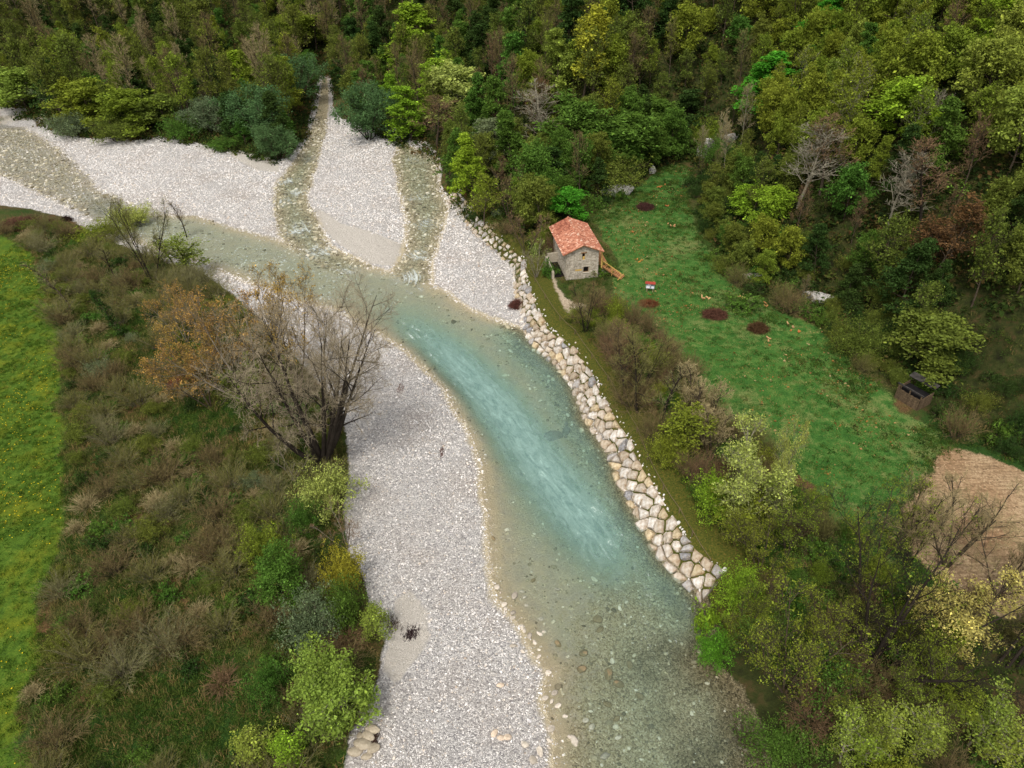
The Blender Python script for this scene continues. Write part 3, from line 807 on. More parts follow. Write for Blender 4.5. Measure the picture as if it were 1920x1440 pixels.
def make_shrub(seed, H=2.0, R=1.4, n=60, leaves=0, lsize=0.14, lsig=0.2, twigs=6, spread=0.9, twig_r=0.012, yel=0.3, arch=-0.05):
    """many stems from the ground; twiggy or leafy"""
    rs = np.random.RandomState(seed)
    az = rs.uniform(0, 6.28, n); sp = rs.uniform(0.05, spread, n)
    r = rs.uniform(0, 0.3, n) * R
    p = np.stack([np.cos(az) * r, np.sin(az) * r, 0 * r - 0.1], -1)
    d = np.stack([np.sin(sp) * np.cos(az), np.sin(sp) * np.sin(az), np.cos(sp)], -1)
    L = H * rs.uniform(0.6, 1.15, n) * (1 + 0.2 * sp)
    P0, R_0 = branch(rs, p, d, L, np.full(n, twig_r * 1.6), np.full(n, twig_r * 0.7), 5, 0.12, arch)
    st, d, t, rr, own = children(rs, P0, R_0, twigs, 0.3, 1.0, 0.6, 1, 0.8, 0)
    L1 = L[own] * 0.35 * (1.2 - 0.6 * t) * rs.uniform(0.6, 1.3, len(t))
    P1, R1 = branch(rs, st, d, L1, rr * 0 + twig_r * 0.9, rr * 0 + twig_r * 0.5, 3, 0.2, 0.02)
    st, d, t, rr, own = children(rs, P1, R1, 4, 0.2, 1.0, 0.6, 1, 0.8, 0)
    P2, R2 = branch(rs, st, d, L1[own] * 0.45, rr * 0 + twig_r * 0.7, rr * 0 + twig_r * 0.45, 2, 0.2, 0.02)
    V0, Q0 = tubes(P0, R_0, 4); V1, Q1 = tubes(P1, R1, 3); V2, Q2 = tubes(P2, R2, 3)
    if leaves:
        tips = np.vstack([P1[:, 1:].reshape(-1, 3), P2[:, 1]]); tips = tips[rs.permutation(len(tips))][:max(1, leaves // 6)]
        Vl, Ql, T = leaf_quads(rs, tips, 6, lsig, lsize, 0.6, 0.3, yel)
        crown = mesh_np("foliage", Vl, [Ql], [M_LEAF]); add_attr(crown, "tint", 'FLOAT_COLOR', T)
        trunk = mesh_np("stems", np.vstack([V0, V1]), [np.vstack([Q0, Q1 + len(V0)])], [M_BARK])
    else:
        Vl = np.vstack([V1, V2])
        crown = mesh_np("twigs", Vl, [np.vstack([Q1, Q2 + len(V1)])], [M_BARK])
        trunk = mesh_np("stems", V0, [Q0], [M_BARK])
    return dict(trunk=trunk, crown=crown, H=float(np.quantile(Vl[:, 2], 0.99)), R=float(np.quantile(np.hypot(Vl[:, 0], Vl[:, 1]), 0.93)), leafy=bool(leaves), shrub=True)

KIND = {}
KIND['broad'] = [make_tree(100 + i, 11, 4.2, nl=24, nb=7, nt=5, leaves=9000, lsize=0.30, lsig=0.34, flat=0.6, twig_mesh=False) for i in range(3)]
KIND['layer'] = [make_tree(110 + i, 13, 4.4, nl=24, nb=7, nt=5, prof='cone', limb_ang=(1.45, 0.8), up=0.0, leaves=8500, lsize=0.28, lsig=0.30, flat=0.35, upb=1.6, twig_mesh=False, clear=0.12) for i in range(3)]
KIND['sparse'] = [make_tree(120 + i, 13, 4.0, nl=18, nb=6, nt=5, leaves=3600, lsize=0.24, lsig=0.26, up=0.09, limb_ang=(1.0, 0.4), twig_r=0.022, clear=0.25) for i in range(4)]
KIND['tall'] = [make_tree(130 + i, 16, 3.0, nl=26, nb=6, nt=5, leaves=6500, lsize=0.26, lsig=0.3, up=0.09, limb_ang=(0.9, 0.4), clear=0.25, twig_mesh=False) for i in range(2)]
KIND['bare'] = [make_tree(140 + i, 14, 3.8, nl=18, nb=7, nt=7, up=0.09, limb_ang=(0.85, 0.4), twig_r=0.024, clear=0.28, tr=0.17) for i in range(4)]
KIND['bare_multi'] = [make_tree(150 + i, 10, 3.4, stems=4, nl=24, nb=6, nt=6, up=0.07, limb_ang=(0.8, 0.4), twig_r=0.018, clear=0.25, tr=0.13, stem_spread=0.38) for i in range(3)]
KIND['willow'] = [make_tree(160 + i, 7, 3.6, stems=6, nl=48, nb=6, nt=6, up=0.07, limb_ang=(0.8, 0.45), leaves=11000, lsize=0.17, lsig=0.24, flat=1.0, upb=0.3, stem_spread=0.6, clear=0.12, tint_sd=0.16, yel=0.1, twig_mesh=False, tr=0.12) for i in range(2)]
KIND['bush'] = [make_shrub(170 + i, 4.2, 3.0, 60, leaves=9000, lsize=0.17, lsig=0.2, twigs=7, spread=0.95) for i in range(3)]
KIND['lowbush'] = [make_shrub(176 + i, 1.2, 1.3, 30, leaves=1500, lsize=0.14, lsig=0.12, twigs=5, spread=1.2) for i in range(2)]
KIND['twiggy'] = [make_shrub(180 + i, 2.1, 1.6, 60, twigs=8, spread=0.95, twig_r=0.010) for i in range(4)]
KIND['straw'] = [make_shrub(190 + i, 1.3, 1.2, 170, twigs=1, spread=1.15, twig_r=0.012, arch=-0.12) for i in range(3)]
KIND['sapling'] = [make_tree(200 + i, 6, 1.5, nl=14, nb=4, nt=4, leaves=3600, lsize=0.085, lsig=0.14, up=0.12, limb_ang=(0.7, 0.4), clear=0.15, tr=0.06, twig_r=0.011) for i in range(3)]
KIND['yellowspray'] = [make_tree(210 + i, 9, 3.6, stems=3, nl=27, nb=7, nt=6, leaves=9500, lsize=0.14, lsig=0.2, up=0.05, limb_ang=(0.9, 0.5), stem_spread=0.4, clear=0.2, twig_r=0.016) for i in range(2)]
KIND['fluffy'] = [make_tree(220 + i, 8, 2.6, stems=3, nl=33, nb=6, nt=6, nt2=2, up=0.10, limb_ang=(0.7, 0.35), twig_r=0.013, clear=0.30, tr=0.1, stem_spread=0.18) for i in range(2)]
KIND['nearbare'] = [make_tree(240 + i, 10, 3.8, stems=4, nl=36, nb=8, nt=6, nt2=4, up=0.07, limb_ang=(0.9, 0.45), twig_r=0.009, clear=0.22, tr=0.14, stem_spread=0.38) for i in range(2)]
KIND['nearbud'] = [make_tree(244 + i, 10, 3.8, stems=4, nl=36, nb=8, nt=6, nt2=2, up=0.07, limb_ang=(0.95, 0.45), twig_r=0.010, clear=0.2, tr=0.14, stem_spread=0.42, leaves=7000, lsize=0.10, lsig=0.13) for i in range(2)]
KIND['nearbroad'] = [make_tree(230 + i, 7, 3.2, nl=24, nb=8, nt=6, leaves=14000, lsize=0.15, lsig=0.2, flat=0.7, twig_mesh=False, clear=0.12) for i in range(2)]
NAMES = {'nearbare': ('bare_tree', 'tree'), 'nearbud': ('budding_tree', 'tree'), 'nearbroad': ('deciduous_tree', 'tree'), 'broad': ('deciduous_tree', 'tree'), 'layer': ('beech_tree', 'tree'), 'sparse': ('budding_tree', 'tree'), 'tall': ('poplar_tree', 'tree'), 'bare': ('bare_tree', 'tree'), 'bare_multi': ('bare_tree', 'tree'),
         'willow': ('willow_bush', 'willow'), 'bush': ('leafy_bush', 'bush'), 'lowbush': ('leafy_bush', 'bush'), 'twiggy': ('twiggy_shrub', 'shrub'), 'straw': ('dry_weed_clump', 'weeds'), 'sapling': ('sapling', 'sapling'),
         'yellowspray': ('willow_tree', 'tree'), 'fluffy': ('bare_tree', 'tree'), 'hero': ('bare_tree', 'tree')}
PAL = {k: lin(v) for k, v in dict(olive=(106, 118, 52), yolive=(122, 136, 50), lime=(128, 158, 50), vivid=(88, 146, 46), green=(84, 116, 48), dark=(60, 82, 40), bluegreen=(84, 116, 72), greygreen=(112, 126, 92),
       pale=(158, 170, 92), yellow=(160, 158, 58), cream=(190, 182, 108), orange=(176, 148, 78), rust=(112, 84, 58), yl=(130, 146, 64),
       bark=(84, 74, 62), darkbark=(52, 46, 40), greybark=(124, 116, 102), palebark=(146, 140, 122), ashtwig=(158, 146, 122), browntwig=(124, 110, 74), tantwig=(164, 150, 110), redtwig=(126, 102, 76), olivetwig=(122, 120, 70), greytwig=(128, 126, 86)).items()}
ALLTREES = []
def grow(kind, p, H=None, W=None, leaf='green', bark='bark', label=None, group=None, rz=None, idx=None, lean=(0, 0), name=None, cat=None, hero=False):
    """a thing with its trunk and its crown as parts; meshes are shared"""
    pr = KIND[kind][(idx if idx is not None else random.randrange(99)) % len(KIND[kind])]
    nm, ct = NAMES[kind]
    r = thing(name or nm, label or '', cat or ct, p, 0, group)
    sz = (H or pr['H']) / pr['H']; sx = (W / 2 / pr['R']) if W else sz
    r.rotation_euler = (lean[0], lean[1], rz if rz is not None else random.uniform(0, 6.28))
    if lean != (0, 0): r.rotation_mode = 'ZYX'
    r.scale = (sx, sx, sz)
    names = ('stems', 'foliage' if pr['leafy'] else 'twigs') if pr.get('shrub') else ('trunk', 'crown')
    for nm_, me, c in ((names[0], pr['trunk'], bark), (names[1], pr['crown'], leaf)):
        o = bpy.data.objects.new(nm_, me); COL.objects.link(o); o.parent = r
        o.color = PAL[c]
    ALLTREES.append((r, np.array(p), sz * pr['H'], sx * pr['R'], kind, leaf, hero))
    return r

# ------------------------------------------------------------------ stone bank (each stone a part)
def rock_mat():
    t = NT("bank_stone"); oi = t.node("ShaderNodeObjectInfo"); p = t.pos()
    n = t.noise(p, 1.6, 5, 0.65); n2 = t.noise(p, 6, 4, 0.7)
    c = t.mix(t.remap(n, 0.38, 0.66), oi.outputs['Color'], t.mix(1.0, oi.outputs['Color'], lin((176, 150, 116)), 'MULTIPLY'))
    c = t.mix(t.remap(n2, 0.5, 0.72, 0, 0.5), c, lin((222, 214, 200)))
    c = t.mix(t.remap(n2, 0.30, 0.42, 0.55, 0.0), c, lin((96, 86, 74)))
    return t.surf(c, 0.9, t.bump(t.math('ADD', n, t.math('MULTIPLY', n2, 0.5)), 0.7, 0.12), 0.15)
M_ROCK = rock_mat()
ROCKC = [lin(c) for c in ((206, 200, 192), (198, 188, 174), (222, 218, 211), (188, 174, 154), (176, 174, 173), (152, 153, 158), (204, 188, 156), (228, 225, 220))]

def clip_half(poly, m, n):
    out = []
    for i in range(len(poly)):
        a, b = poly[i], poly[(i + 1) % len(poly)]
        da, db = (a - m) @ n, (b - m) @ n
        if da <= 0: out.append(a)
        if da * db < 0: out.append(a + (b - a) * (da / (da - db)))
    return out

def rock_bank():
    line = np.array(RIP_LOW); seg = np.linalg.norm(np.diff(line, axis=0), axis=1); S = np.concatenate([[0], np.cumsum(seg)]); L = S[-1]
    def frame(s):
        s = np.clip(s, 0, L - 1e-3); i = min(np.searchsorted(S, s, side='right') - 1, len(seg) - 1)
        f = (s - S[i]) / seg[i]; p = line[i] * (1 - f) + line[i + 1] * f
        e = 1.5
        def pt(q):
            q = np.clip(q, 0, L - 1e-3); j = min(np.searchsorted(S, q, side='right') - 1, len(seg) - 1)
            g = (q - S[j]) / seg[j]; return line[j] * (1 - g) + line[j + 1] * g
        tg = pt(s + e) - pt(s - e); tg /= np.linalg.norm(tg)
        return p, np.array([-tg[1], tg[0]])           # towards the land (line runs towards the camera, land on the right)
    rs = np.random.RandomState(21)
    W = 3.8
    seeds = []
    rows = 4
    for r in range(rows):
        s = rs.uniform(0, 1)
        while s < L:
            step = rs.uniform(0.75, 2.2)
            seeds.append((s + step / 2, (r + 0.5 + rs.uniform(-0.42, 0.42)) * W / rows))
            s += step
    seeds = np.array(seeds)
    bank = thing("stone_bank", "long sloping bank of fitted cream and grey boulders along the right side of the river", "stone bank", (0, 0, 0))
    small = []
    ang = math.atan2(2.75, 2.95)
    def world(s, q, hgt_):
        p, nrm = frame(s)
        # q along the slope from the water up, hgt_ normal to the slope
        hz = q * math.cos(ang) - hgt_ * math.sin(ang); vz = q * math.sin(ang) + hgt_ * math.cos(ang)
        return np.array([p[0] + nrm[0] * (hz - 0.5), p[1] + nrm[1] * (hz - 0.5), vz - 0.55])
    n = 0
    for i, c in enumerate(seeds):
        poly = [c + np.array(v) for v in ((-1.4, -1.0), (1.4, -1.0), (1.4, 1.0), (-1.4, 1.0))]
        lo, hi = 0.0 + rs.uniform(-0.15, 0.15), W + rs.uniform(-0.3, 0.35)
        poly = clip_half(poly, np.array([0, lo]), np.array([0, -1.0])); poly = clip_half(poly, np.array([0, hi]), np.array([0, 1.0]))
        dd = np.linalg.norm(seeds - c, axis=1)
        for j in np.argsort(dd)[1:16]:
            v = seeds[j] - c
            poly = clip_half(poly, c + v * 0.5, v)
            if len(poly) < 3: break
        if len(poly) < 3: continue
        pl = np.array(poly); cen = pl.mean(0)
        # chamfer the corners, shrink for the joint
        pl = np.vstack([[pl[k] * 0.88 + pl[k - 1] * 0.12, pl[k] * 0.88 + pl[(k + 1) % len(pl)] * 0.12] for k in range(len(pl))]).reshape(-1, 2)
        kk = rs.uniform(0.86, 0.96); m = len(pl)
        bulge = rs.uniform(0.05, 0.5); tilt = rs.normal(0, 0.17, 2)
        rings = []
        for f, hh in ((0.95, -0.5), (1.0, 0.0), (0.91, 0.20 + 0.25 * bulge), (0.62, 0.30 + 0.42 * bulge)):
            rr = cen + (pl - cen) * kk * f + rs.normal(0, 0.03, pl.shape)
            rings.append([world(q[0], q[1], hh + (tilt @ (q - cen)) * (hh > 0) + rs.normal(0, 0.035)) for q in rr])
        top = world(cen[0] + rs.normal(0, .1), cen[1] + rs.normal(0, .1), 0.36 + 0.46 * bulge)
        V = np.array([v for r_ in rings for v in r_] + [top]); org = V.mean(0)
        F4 = np.array([[a * m + k, a * m + (k + 1) % m, (a + 1) * m + (k + 1) % m, (a + 1) * m + k] for a in range(3) for k in range(m)])
        F3 = np.array([[3 * m + k, 3 * m + (k + 1) % m, 4 * m] for k in range(m)])
        me = mesh_np("boulder", V - org, [F4, F3], [M_ROCK], smooth=False)
        o = link("boulder", me, bank); o.location = org
        cc_ = ROCKC[rs.choice(len(ROCKC), p=[.2, .18, .16, .12, .1, .07, .09, .08])]
        b = rs.uniform(0.82, 1.05); o.color = (cc_[0] * b, cc_[1] * b, cc_[2] * b, 1)
        n += 1
    # dark earth behind the stones
    V, Q = [], []
    ss = np.arange(0, L, 1.0)
    for s in ss:
        V += [world(s, -0.6, -0.25), world(s, W * 0.5, -0.1), world(s, W - 0.1, -0.12)]
    for k in range(len(ss) - 1):
        for a in range(2): Q.append([k * 3 + a, k * 3 + a + 1, k * 3 + 4 + a, k * 3 + 3 + a])
    link("backing_earth", mesh_np("backing_earth", V, [np.array(Q)], [simple("bank_earth", (62, 52, 42), (104, 90, 74), 3)]), bank)
    # rubble along the upper edge and in the joints
    m = 520
    s = rs.uniform(0, L, m); q = np.where(rs.rand(m) < 0.35, W + np.abs(rs.normal(0.1, 0.25, m)), rs.uniform(0, W, m))
    P = np.array([world(a, b, 0.12) for a, b in zip(s, q)])
    sz = np.clip(np.exp(rs.normal(math.log(0.12), 0.4, m)), 0.05, 0.32)
    scatter("bank_rubble", P, np.stack([sz] * 3, -1), rs.uniform(0, 6.28, (m, 3)), stones(M_PEB, 6, 31), "small pale rubble lying in the joints and along the top of the stone bank")
    return n
N_ROCKS = rock_bank()

# loose boulders of the setting: big stones of the gravel bars and the river bed
M_WETROCK = simple("river_stone", (190, 180, 166), (226, 218, 206), 3, 0.7, 0.3, True)
def loose_stones():
    rs = np.random.RandomState(33)
    protos = [mesh_np("stone", *(lambda VF: (VF[0], [VF[1]]))(ico(rs, 1, 0.62)), [M_WETROCK], smooth=False) for _ in range(8)]
    spots = [(932,1105,.42,0),(965,1120,.5,1),(978,1110,.35,0),(983,1123,.32,0),(945,1138,.38,0),(948,1145,.3,0),(962,1152,.4,1),(962,1163,.35,1),(987,1138,.25,0),(962,1215,.4,1),(980,1180,.35,0),(984,1184,.3,0),(993,1195,.38,1),(1012,1193,.42,0),(1021,1186,.32,0),(1015,1163,.3,0),(1003,1209,.35,0),(980,1226,.3,0),(1028,1266,.36,0),(1040,1300,.36,1),(1045,1328,.42,0),(1035,1320,.3,0),(1033,1366,.4,0),(1033,1373,.38,1),(1077,1393,.6,0),(1070,1388,.4,0),(1110,1368,.42,0),(1098,1355,.32,0),(1158,1385,.35,0),(1135,1420,.5,1),(928,1380,.45,2),(940,1385,.45,2),(952,1383,.4,2),(985,1398,.4,0),(1012,1412,.5,0),(1000,1430,.45,1),(938,1288,.42,2),(1010,1235,.3,0),(1022,1310,.35,0),(1060,1345,.3,0),(1120,1165,.6,3),(1125,1185,.5,3),(1046,1213,.45,3),(1095,1228,.55,3),(1140,1270,.7,3),(1160,1285,.6,3),(1138,1325,.5,3),(1155,1350,.45,3),(1090,1260,.5,3),(1180,1250,.5,3),(1200,1310,.5,3),(1045,1110,.35,1),(1000,1092,.35,3),(925,1010,.35,3),
             (740,570,.5,0),(1030,1390,.3,0),(700,1370,.7,4),(692,1385,.6,4),(682,1400,.75,4),(700,1405,.6,4),(668,1415,.6,4),(688,1422,.5,4),(676,1385,.4,4)]
    for px, py, r, k in spots:
        q = hit(px, py)
        o = link("stone", protos[rs.randint(8)], GROUND_OBJ['riverbed'] if k in (1, 3) else GROUND_OBJ['gravel_bar'])
        o.location = (q[0], q[1], q[2] + r * 0.22); o.rotation_euler = (rs.normal(0, .2), rs.normal(0, .2), rs.uniform(0, 6.28)); r = r * (.78 if k != 4 else .9); o.scale = (r * 1.15, r, r * .8)
        g = {0: (.86, .84, .81), 1: (.62, .60, .57), 2: (.95, .84, .74), 3: (.36, .31, .2), 4: (.62, .58, .5)}[k]; b = rs.uniform(.85, 1.05)
        o.color = (g[0] * b, g[1] * b, g[2] * b, 1)
    # two sunken rocks in the pool
    for i, (px, py, r) in enumerate(((1038, 820, 1.25), (1060, 811, 1.0))):
        q = at(px, py, -1.0)
        o = link("stone", protos[3 + i], GROUND_OBJ['riverbed']); o.location = (q[0], q[1], -0.85); o.scale = (r, r * .8, r * .8); o.rotation_euler = (0, 0, 1.1 * i); o.color = (.26, .27, .24, 1)
loose_stones()

# ------------------------------------------------------------------ limestone outcrops at the foot of the slope
def cliff_mat():
    t = NT("limestone"); p = t.pos(); n = t.noise(p, 1.1, 6, 0.7, 0.4); n2 = t.noise(p, 4, 5, 0.7)
    c = t.ramp(n, [(0.32, lin((92, 88, 84))), (0.46, lin((168, 164, 158))), (0.62, lin((212, 208, 202)))])
    c = t.mix(t.remap(n2, 0.52, 0.64, 0, .8), c, lin((60, 58, 50)))
    return t.surf(c, 0.95, t.bump(t.math('ADD', n, n2), 0.9, 0.3), 0.1)
M_CLIFF = cliff_mat()
def outcrop(px, py, sx, sy, sz, rz, label, seed, dark=1):
    rs = np.random.RandomState(seed); q = hit(px, py)
    V, F = ico(rs, 3, 0.9, 0.05)
    V = V * np.array([sx, sy, sz]); d = 1 + 0.28 * (fbm(V[:, 0] + V[:, 2] + 9, V[:, 1] * 1.3 + V[:, 2] + seed, 1.2, 3) - 0.5)
    o = link("limestone_outcrop", mesh_np("limestone_outcrop", V * d[:, None], [F], [M_CLIFF]), label=label, cat="rock")
    o.location = (q[0], q[1], q[2] + sz * 0.35); o.rotation_euler = (0.1, 0, rz)
outcrop(1158, 366, 3.6, 1.6, 1.9, 0.15, "long white limestone boulder at the foot of the trees behind the red roofed house", 51)
outcrop(1322, 292, 2.4, 1.8, 3.0, 0.5, "tall pale rock face rising beside the grassy gap in the wood", 52)
outcrop(1370, 268, 2.2, 1.4, 1.6, 0, "grey weathered rock ledge among bushes on the slope above the grassy gap", 53)
outcrop(1405, 522, 3.0, 1.0, 0.7, -0.15, "low flat grey ledge at the edge of the clearing above the brush heaps", 54)
outcrop(1532, 566, 2.4, 1.2, 1.1, -0.5, "slanting pale rock ledge under the dark shrubs right of the clearing", 55)
outcrop(1222, 325, 0.8, 0.8, 1.3, 0, "small white rock showing under leaves right of the long white boulder", 56)

# ------------------------------------------------------------------ stone house with a tiled roof
def house():
    A = hit(1062, 526); A[2] = 3.0
    B = hit(1121, 519)
    yaw = math.atan2(B[1] - A[1], B[0] - A[0]) * 0.75
    Wd, Dp, Hh, rise, t = 5.0, 9.8, 4.5, 1.1, 0.45
    h = thing("stone_house", "small two storey stone house with a red tiled gable roof beside the clearing", "house", A, yaw)
    stone = NT("masonry"); p = stone.pos(); tn = stone.attr("tint")
    n = stone.noise(p, 3, 5, 0.65)
    c = stone.ramp(n, [(0.3, lin((136, 126, 110))), (0.55, lin((188, 178, 162))), (0.75, lin((214, 206, 192)))])
    c = stone.mix(1.0, c, tn.outputs['Color'], 'MULTIPLY')
    m_st = stone.surf(c, 0.95, stone.bump(n, 0.5, 0.05), 0.1)
    m_mort = simple("mortar", (150, 140, 122), (186, 176, 158), 4)
    m_wood = simple("old_wood", (92, 66, 42), (150, 112, 74), 6)
    m_dark = simple("dark_inside", (16, 14, 12), (30, 26, 22), 2)
    m_yel = simple("weathered_board", (176, 140, 70), (206, 176, 104), 5)
    def tri_prism_wall(name, y0, y1, holes):
        mb = MB()
        xs = sorted({0, Wd, *[v for a in holes for v in (a[0], a[2])]}); zs = sorted({-1.2, Hh, *[v for a in holes for v in (a[1], a[3])]})
        for i in range(len(xs) - 1):
            for j in range(len(zs) - 1):
                cx, cz = (xs[i] + xs[i + 1]) / 2, (zs[j] + zs[j + 1]) / 2
                if any(a[0] < cx < a[2] and a[1] < cz < a[3] for a in holes): continue
                mb.box((xs[i], y0, zs[j]), (xs[i + 1], y1, zs[j + 1]))
        mb.poly([(0, y0, Hh), (Wd, y0, Hh), (Wd / 2, y0, Hh + rise * .93), (0, y1, Hh), (Wd, y1, Hh), (Wd / 2, y1, Hh + rise * .93)], [(0, 1, 2), (5, 4, 3), (0, 2, 5, 3), (1, 4, 5, 2)])
        return mb.build(name, m_mort, h)
    holes = [(2.40, 3.15, 2.86, 4.25), (2.65, 0.95, 3.5, 1.95)]
    fw_ = tri_prism_wall("front_wall", 0, t, holes)
    bw = tri_prism_wall("rear_wall", Dp - t, Dp, [])
    def side(name, x0, x1):
        mb = MB(); mb.box((x0, t, -1.2), (x1, Dp - t, Hh - 0.03)); return mb.build(name, m_mort, h)
    lw = side("side_wall", 0, t); rw = side("side_wall", Wd - t, Wd)
    rs = np.random.RandomState(3)
    # masonry: single stones are only a few pixels, joined
    mb = MB(); z = -1.0
    while z < Hh + rise - 0.1:
        hh = rs.uniform(0.2, 0.34); x = 0.0
        while x < Wd - 0.05:
            ww = min(rs.uniform(0.25, 0.62), Wd - x)
            top_lim = Hh + rise * .9 * (1 - abs((x + ww / 2) - Wd / 2) / (Wd / 2)) if z > Hh - .3 else 99
            ok = z + hh < top_lim and not any(x < a[2] + .06 and x + ww > a[0] - .06 and z < a[3] + .12 and z + hh > a[1] - .1 for a in holes)
            if ok: mb.box((x + .018, -rs.uniform(.015, .06), z + .015), (x + ww - .018, .05, z + hh - .015), rs.uniform(.72, 1.12))
            x += ww
        z += hh
    o = mb.build("masonry", m_st, fw_); o['kind'] = 'stuff'
    for wall, xf, sgn in ((lw, 0, -1), (rw, Wd, 1)):
        mb = MB(); z = -1.0
        while z < Hh - .35:
            hh = rs.uniform(0.2, 0.34); y = 0.05
            while y < Dp - .1:
                ww = min(rs.uniform(.3, .7), Dp - .05 - y)
                pr = rs.uniform(.015, .06)
                mb.box((min(xf + sgn * pr, xf - sgn * .05), y + .018, z + .015), (max(xf + sgn * pr, xf - sgn * .05), y + ww - .018, z + hh - .015), rs.uniform(.72, 1.12))
                y += ww
            z += hh
        o = mb.build("masonry", m_st, wall); o['kind'] = 'stuff'
    # windows
    for (x0, z0, x1, z1), nm in zip(holes, ("upper", "lower")):
        mb = MB(); mb.box((x0 + .01, .26, z0 + .01), (x1 - .01, .30, z1 - .01)); wd = mb.build("window", m_dark, h)
        mb = MB()
        for a, b in (((x0, .16, z0), (x0 + .07, .25, z1)), ((x1 - .07, .16, z0), (x1, .25, z1)), ((x0 + .07, .16, z1 - .07), (x1 - .07, .25, z1)), ((x0 + .07, .16, z0), (x1 - .07, .25, z0 + .07))): mb.box(a, b)
        mb.build("frame", m_wood, wd)
        mb = MB(); mb.box((x0 - .25, -.09, z1 + .005), (x1 + .25, .2, z1 + .13)); mb.build("lintel", m_wood if nm == "upper" else m_st, wd)
        mb = MB(); mb.box((x0 - .12, -.12, z0 - .1), (x1 + .12, .15, z0 - .005)); mb.build("sill", m_st, wd)
        if nm == "upper":
            mb = MB(); mb.box((x0 + .09, .02, z0), (x1 - .06, .12, z0 + .5)); mb.build("shutter", m_yel, wd)
        else:
            mb = MB()
            for k in range(1, 4): mb.box((x0 + (x1 - x0) * k / 4 - .015, .11, z0 + .07), (x0 + (x1 - x0) * k / 4 + .015, .14, z1 - .07))
            mb.box((x0 + .07, .142, (z0 + z1) / 2 - .015), (x1 - .07, .165, (z0 + z1) / 2 + .015)); mb.build("grille", m_dark, wd)
    mb = MB(); mb.box((1.35, -.075, 1.35), (2.4, -.063, 1.62)); mb.build("wall_sign", m_yel, h)
    # roof
    roof = bpy.data.objects.new("roof", None)
    ov, ovf = 0.62, 0.45
    half = Wd / 2 + ov; drop = rise * ov / (Wd / 2)
    mb = MB()
    for sg in (-1, 1):
        e = Wd / 2 + sg * half; zz = Hh - drop + .02; a = Hh + rise
        v = [(e, -ovf, zz), (Wd / 2, -ovf, a), (Wd / 2, Dp + ovf, a), (e, Dp + ovf, zz)]
        v2 = [(x, y, z_ + .10) for x, y, z_ in v]
        mb.poly(v + v2, [(0, 1, 2, 3), (7, 6, 5, 4), (0, 4, 5, 1), (2, 6, 7, 3), (3, 7, 4, 0)])
    roof = mb.build("roof", m_wood, h)
    tt = NT("terracotta"); p = tt.pos(); tn = tt.attr("tint"); n = tt.noise(p, 1.3, 4, 0.6); n2 = tt.noise(p, 7, 3, 0.6)
    c = tt.ramp(tn.outputs['Fac'], [(0.0, lin((116, 66, 52))), (0.35, lin((164, 104, 82))), (0.7, lin((190, 134, 108))), (1.0, lin((220, 192, 170)))])
    c = tt.mix(tt.remap(n, 0.5, 0.72, 0, .65), c, lin((112, 58, 46)))
    c = tt.mix(tt.remap(n2, 0.62, 0.75, 0, .6), c, lin((214, 190, 168)))
    m_tile = tt.surf(c, 0.9, None, 0.15)
    slope = math.hypot(half, rise + drop); nr = 13; nc = 44
    for sg in (-1, 1):
        mb = MB(); ln = slope / nr; wc = (Dp + 2 * ovf) / nc
        dx, dz = -sg * half / slope, (rise + drop) / slope       # up the slope
        nx, nz = sg * dz, half / slope
        for r_ in range(nr):
            for k in range(nc):
                y = -ovf + (k + .5) * wc; tv = float(np.clip(rs.normal(.52, .2), 0, 1))
                if sg < 0 and 2 < r_ < 12 and k > 26: tv = float(np.clip(rs.normal(.25, .15), 0, 1))
                vs = []
                for q in (0, 1):
                    s_ = r_ * ln + q * ln * 1.18 - (ln * .12 if q == 0 else 0); lift = .115 + (.05 if q == 0 else .0) + rs.uniform(0, .012)
                    bx = Wd / 2 + sg * half + dx * s_; bz = Hh - drop + dz * s_
                    for a_ in (-1, -.5, 0, .5, 1):
                        hh_ = lift + .07 * (1 - a_ * a_)
                        vs.append((bx + nx * hh_, y + a_ * wc * .52, bz + nz * hh_))
                mb.poly(vs, [(i, i + 1, i + 6, i + 5) for i in range(4)] + [(0, 1, 2, 3, 4)], tv)
        o = mb.build("roof_tiles", m_tile, roof); o['kind'] = 'stuff'
    for k in range(24):
        mb = MB(); y = -ovf + (Dp + 2 * ovf) * k / 24; a = Hh + rise + .16; L = (Dp + 2 * ovf) / 24 * 1.08
        tv = float(np.clip(rs.normal(.62, .25), 0, 1)); vs = []
        for q in (0, 1):
            for an in (-.1, .25, .5, .75, 1.1): vs.append((Wd / 2 + .17 * math.cos(PI * an), y + q * L, a + (.16 - .03 * q) * math.sin(PI * an) - .02))
        mb.poly(vs, [(i, i + 1, i + 6, i + 5) for i in range(4)], tv); mb.build("ridge_tile", m_tile, roof)
    # wooden door landing, side lean-to wall on the left
    mb = MB(); mb.box((Wd + .055, 1.0, 1.5), (Wd + .12, 2.0, 3.5)); mb.build("door", m_wood, h)
    mb = MB(); mb.bar((Wd + .58, .25, 1.35), (Wd + .58, .25, Hh - .35), .14); mb.build("eave_post", m_yel, h)
    # open shed on the left side: low stone wall with a dark opening
    mb = MB(); mb.box((-2.1, .8, -1), (-1.75, 6.5, 1.1)); mb.box((-1.75, 6.2, -1), (-.05, 6.5, 1.6)); mb.build("yard_wall", m_mort, h)
    mb = MB(); mb.box((-1.75, 1.2, -.6), (-.07, 6.2, .02)); mb.build("yard_shade", m_dark, h)  # near-black slab: shade of the opening put into its colour
    # lower wall right of the house, under the walkway
    mb = MB(); z = -0.8
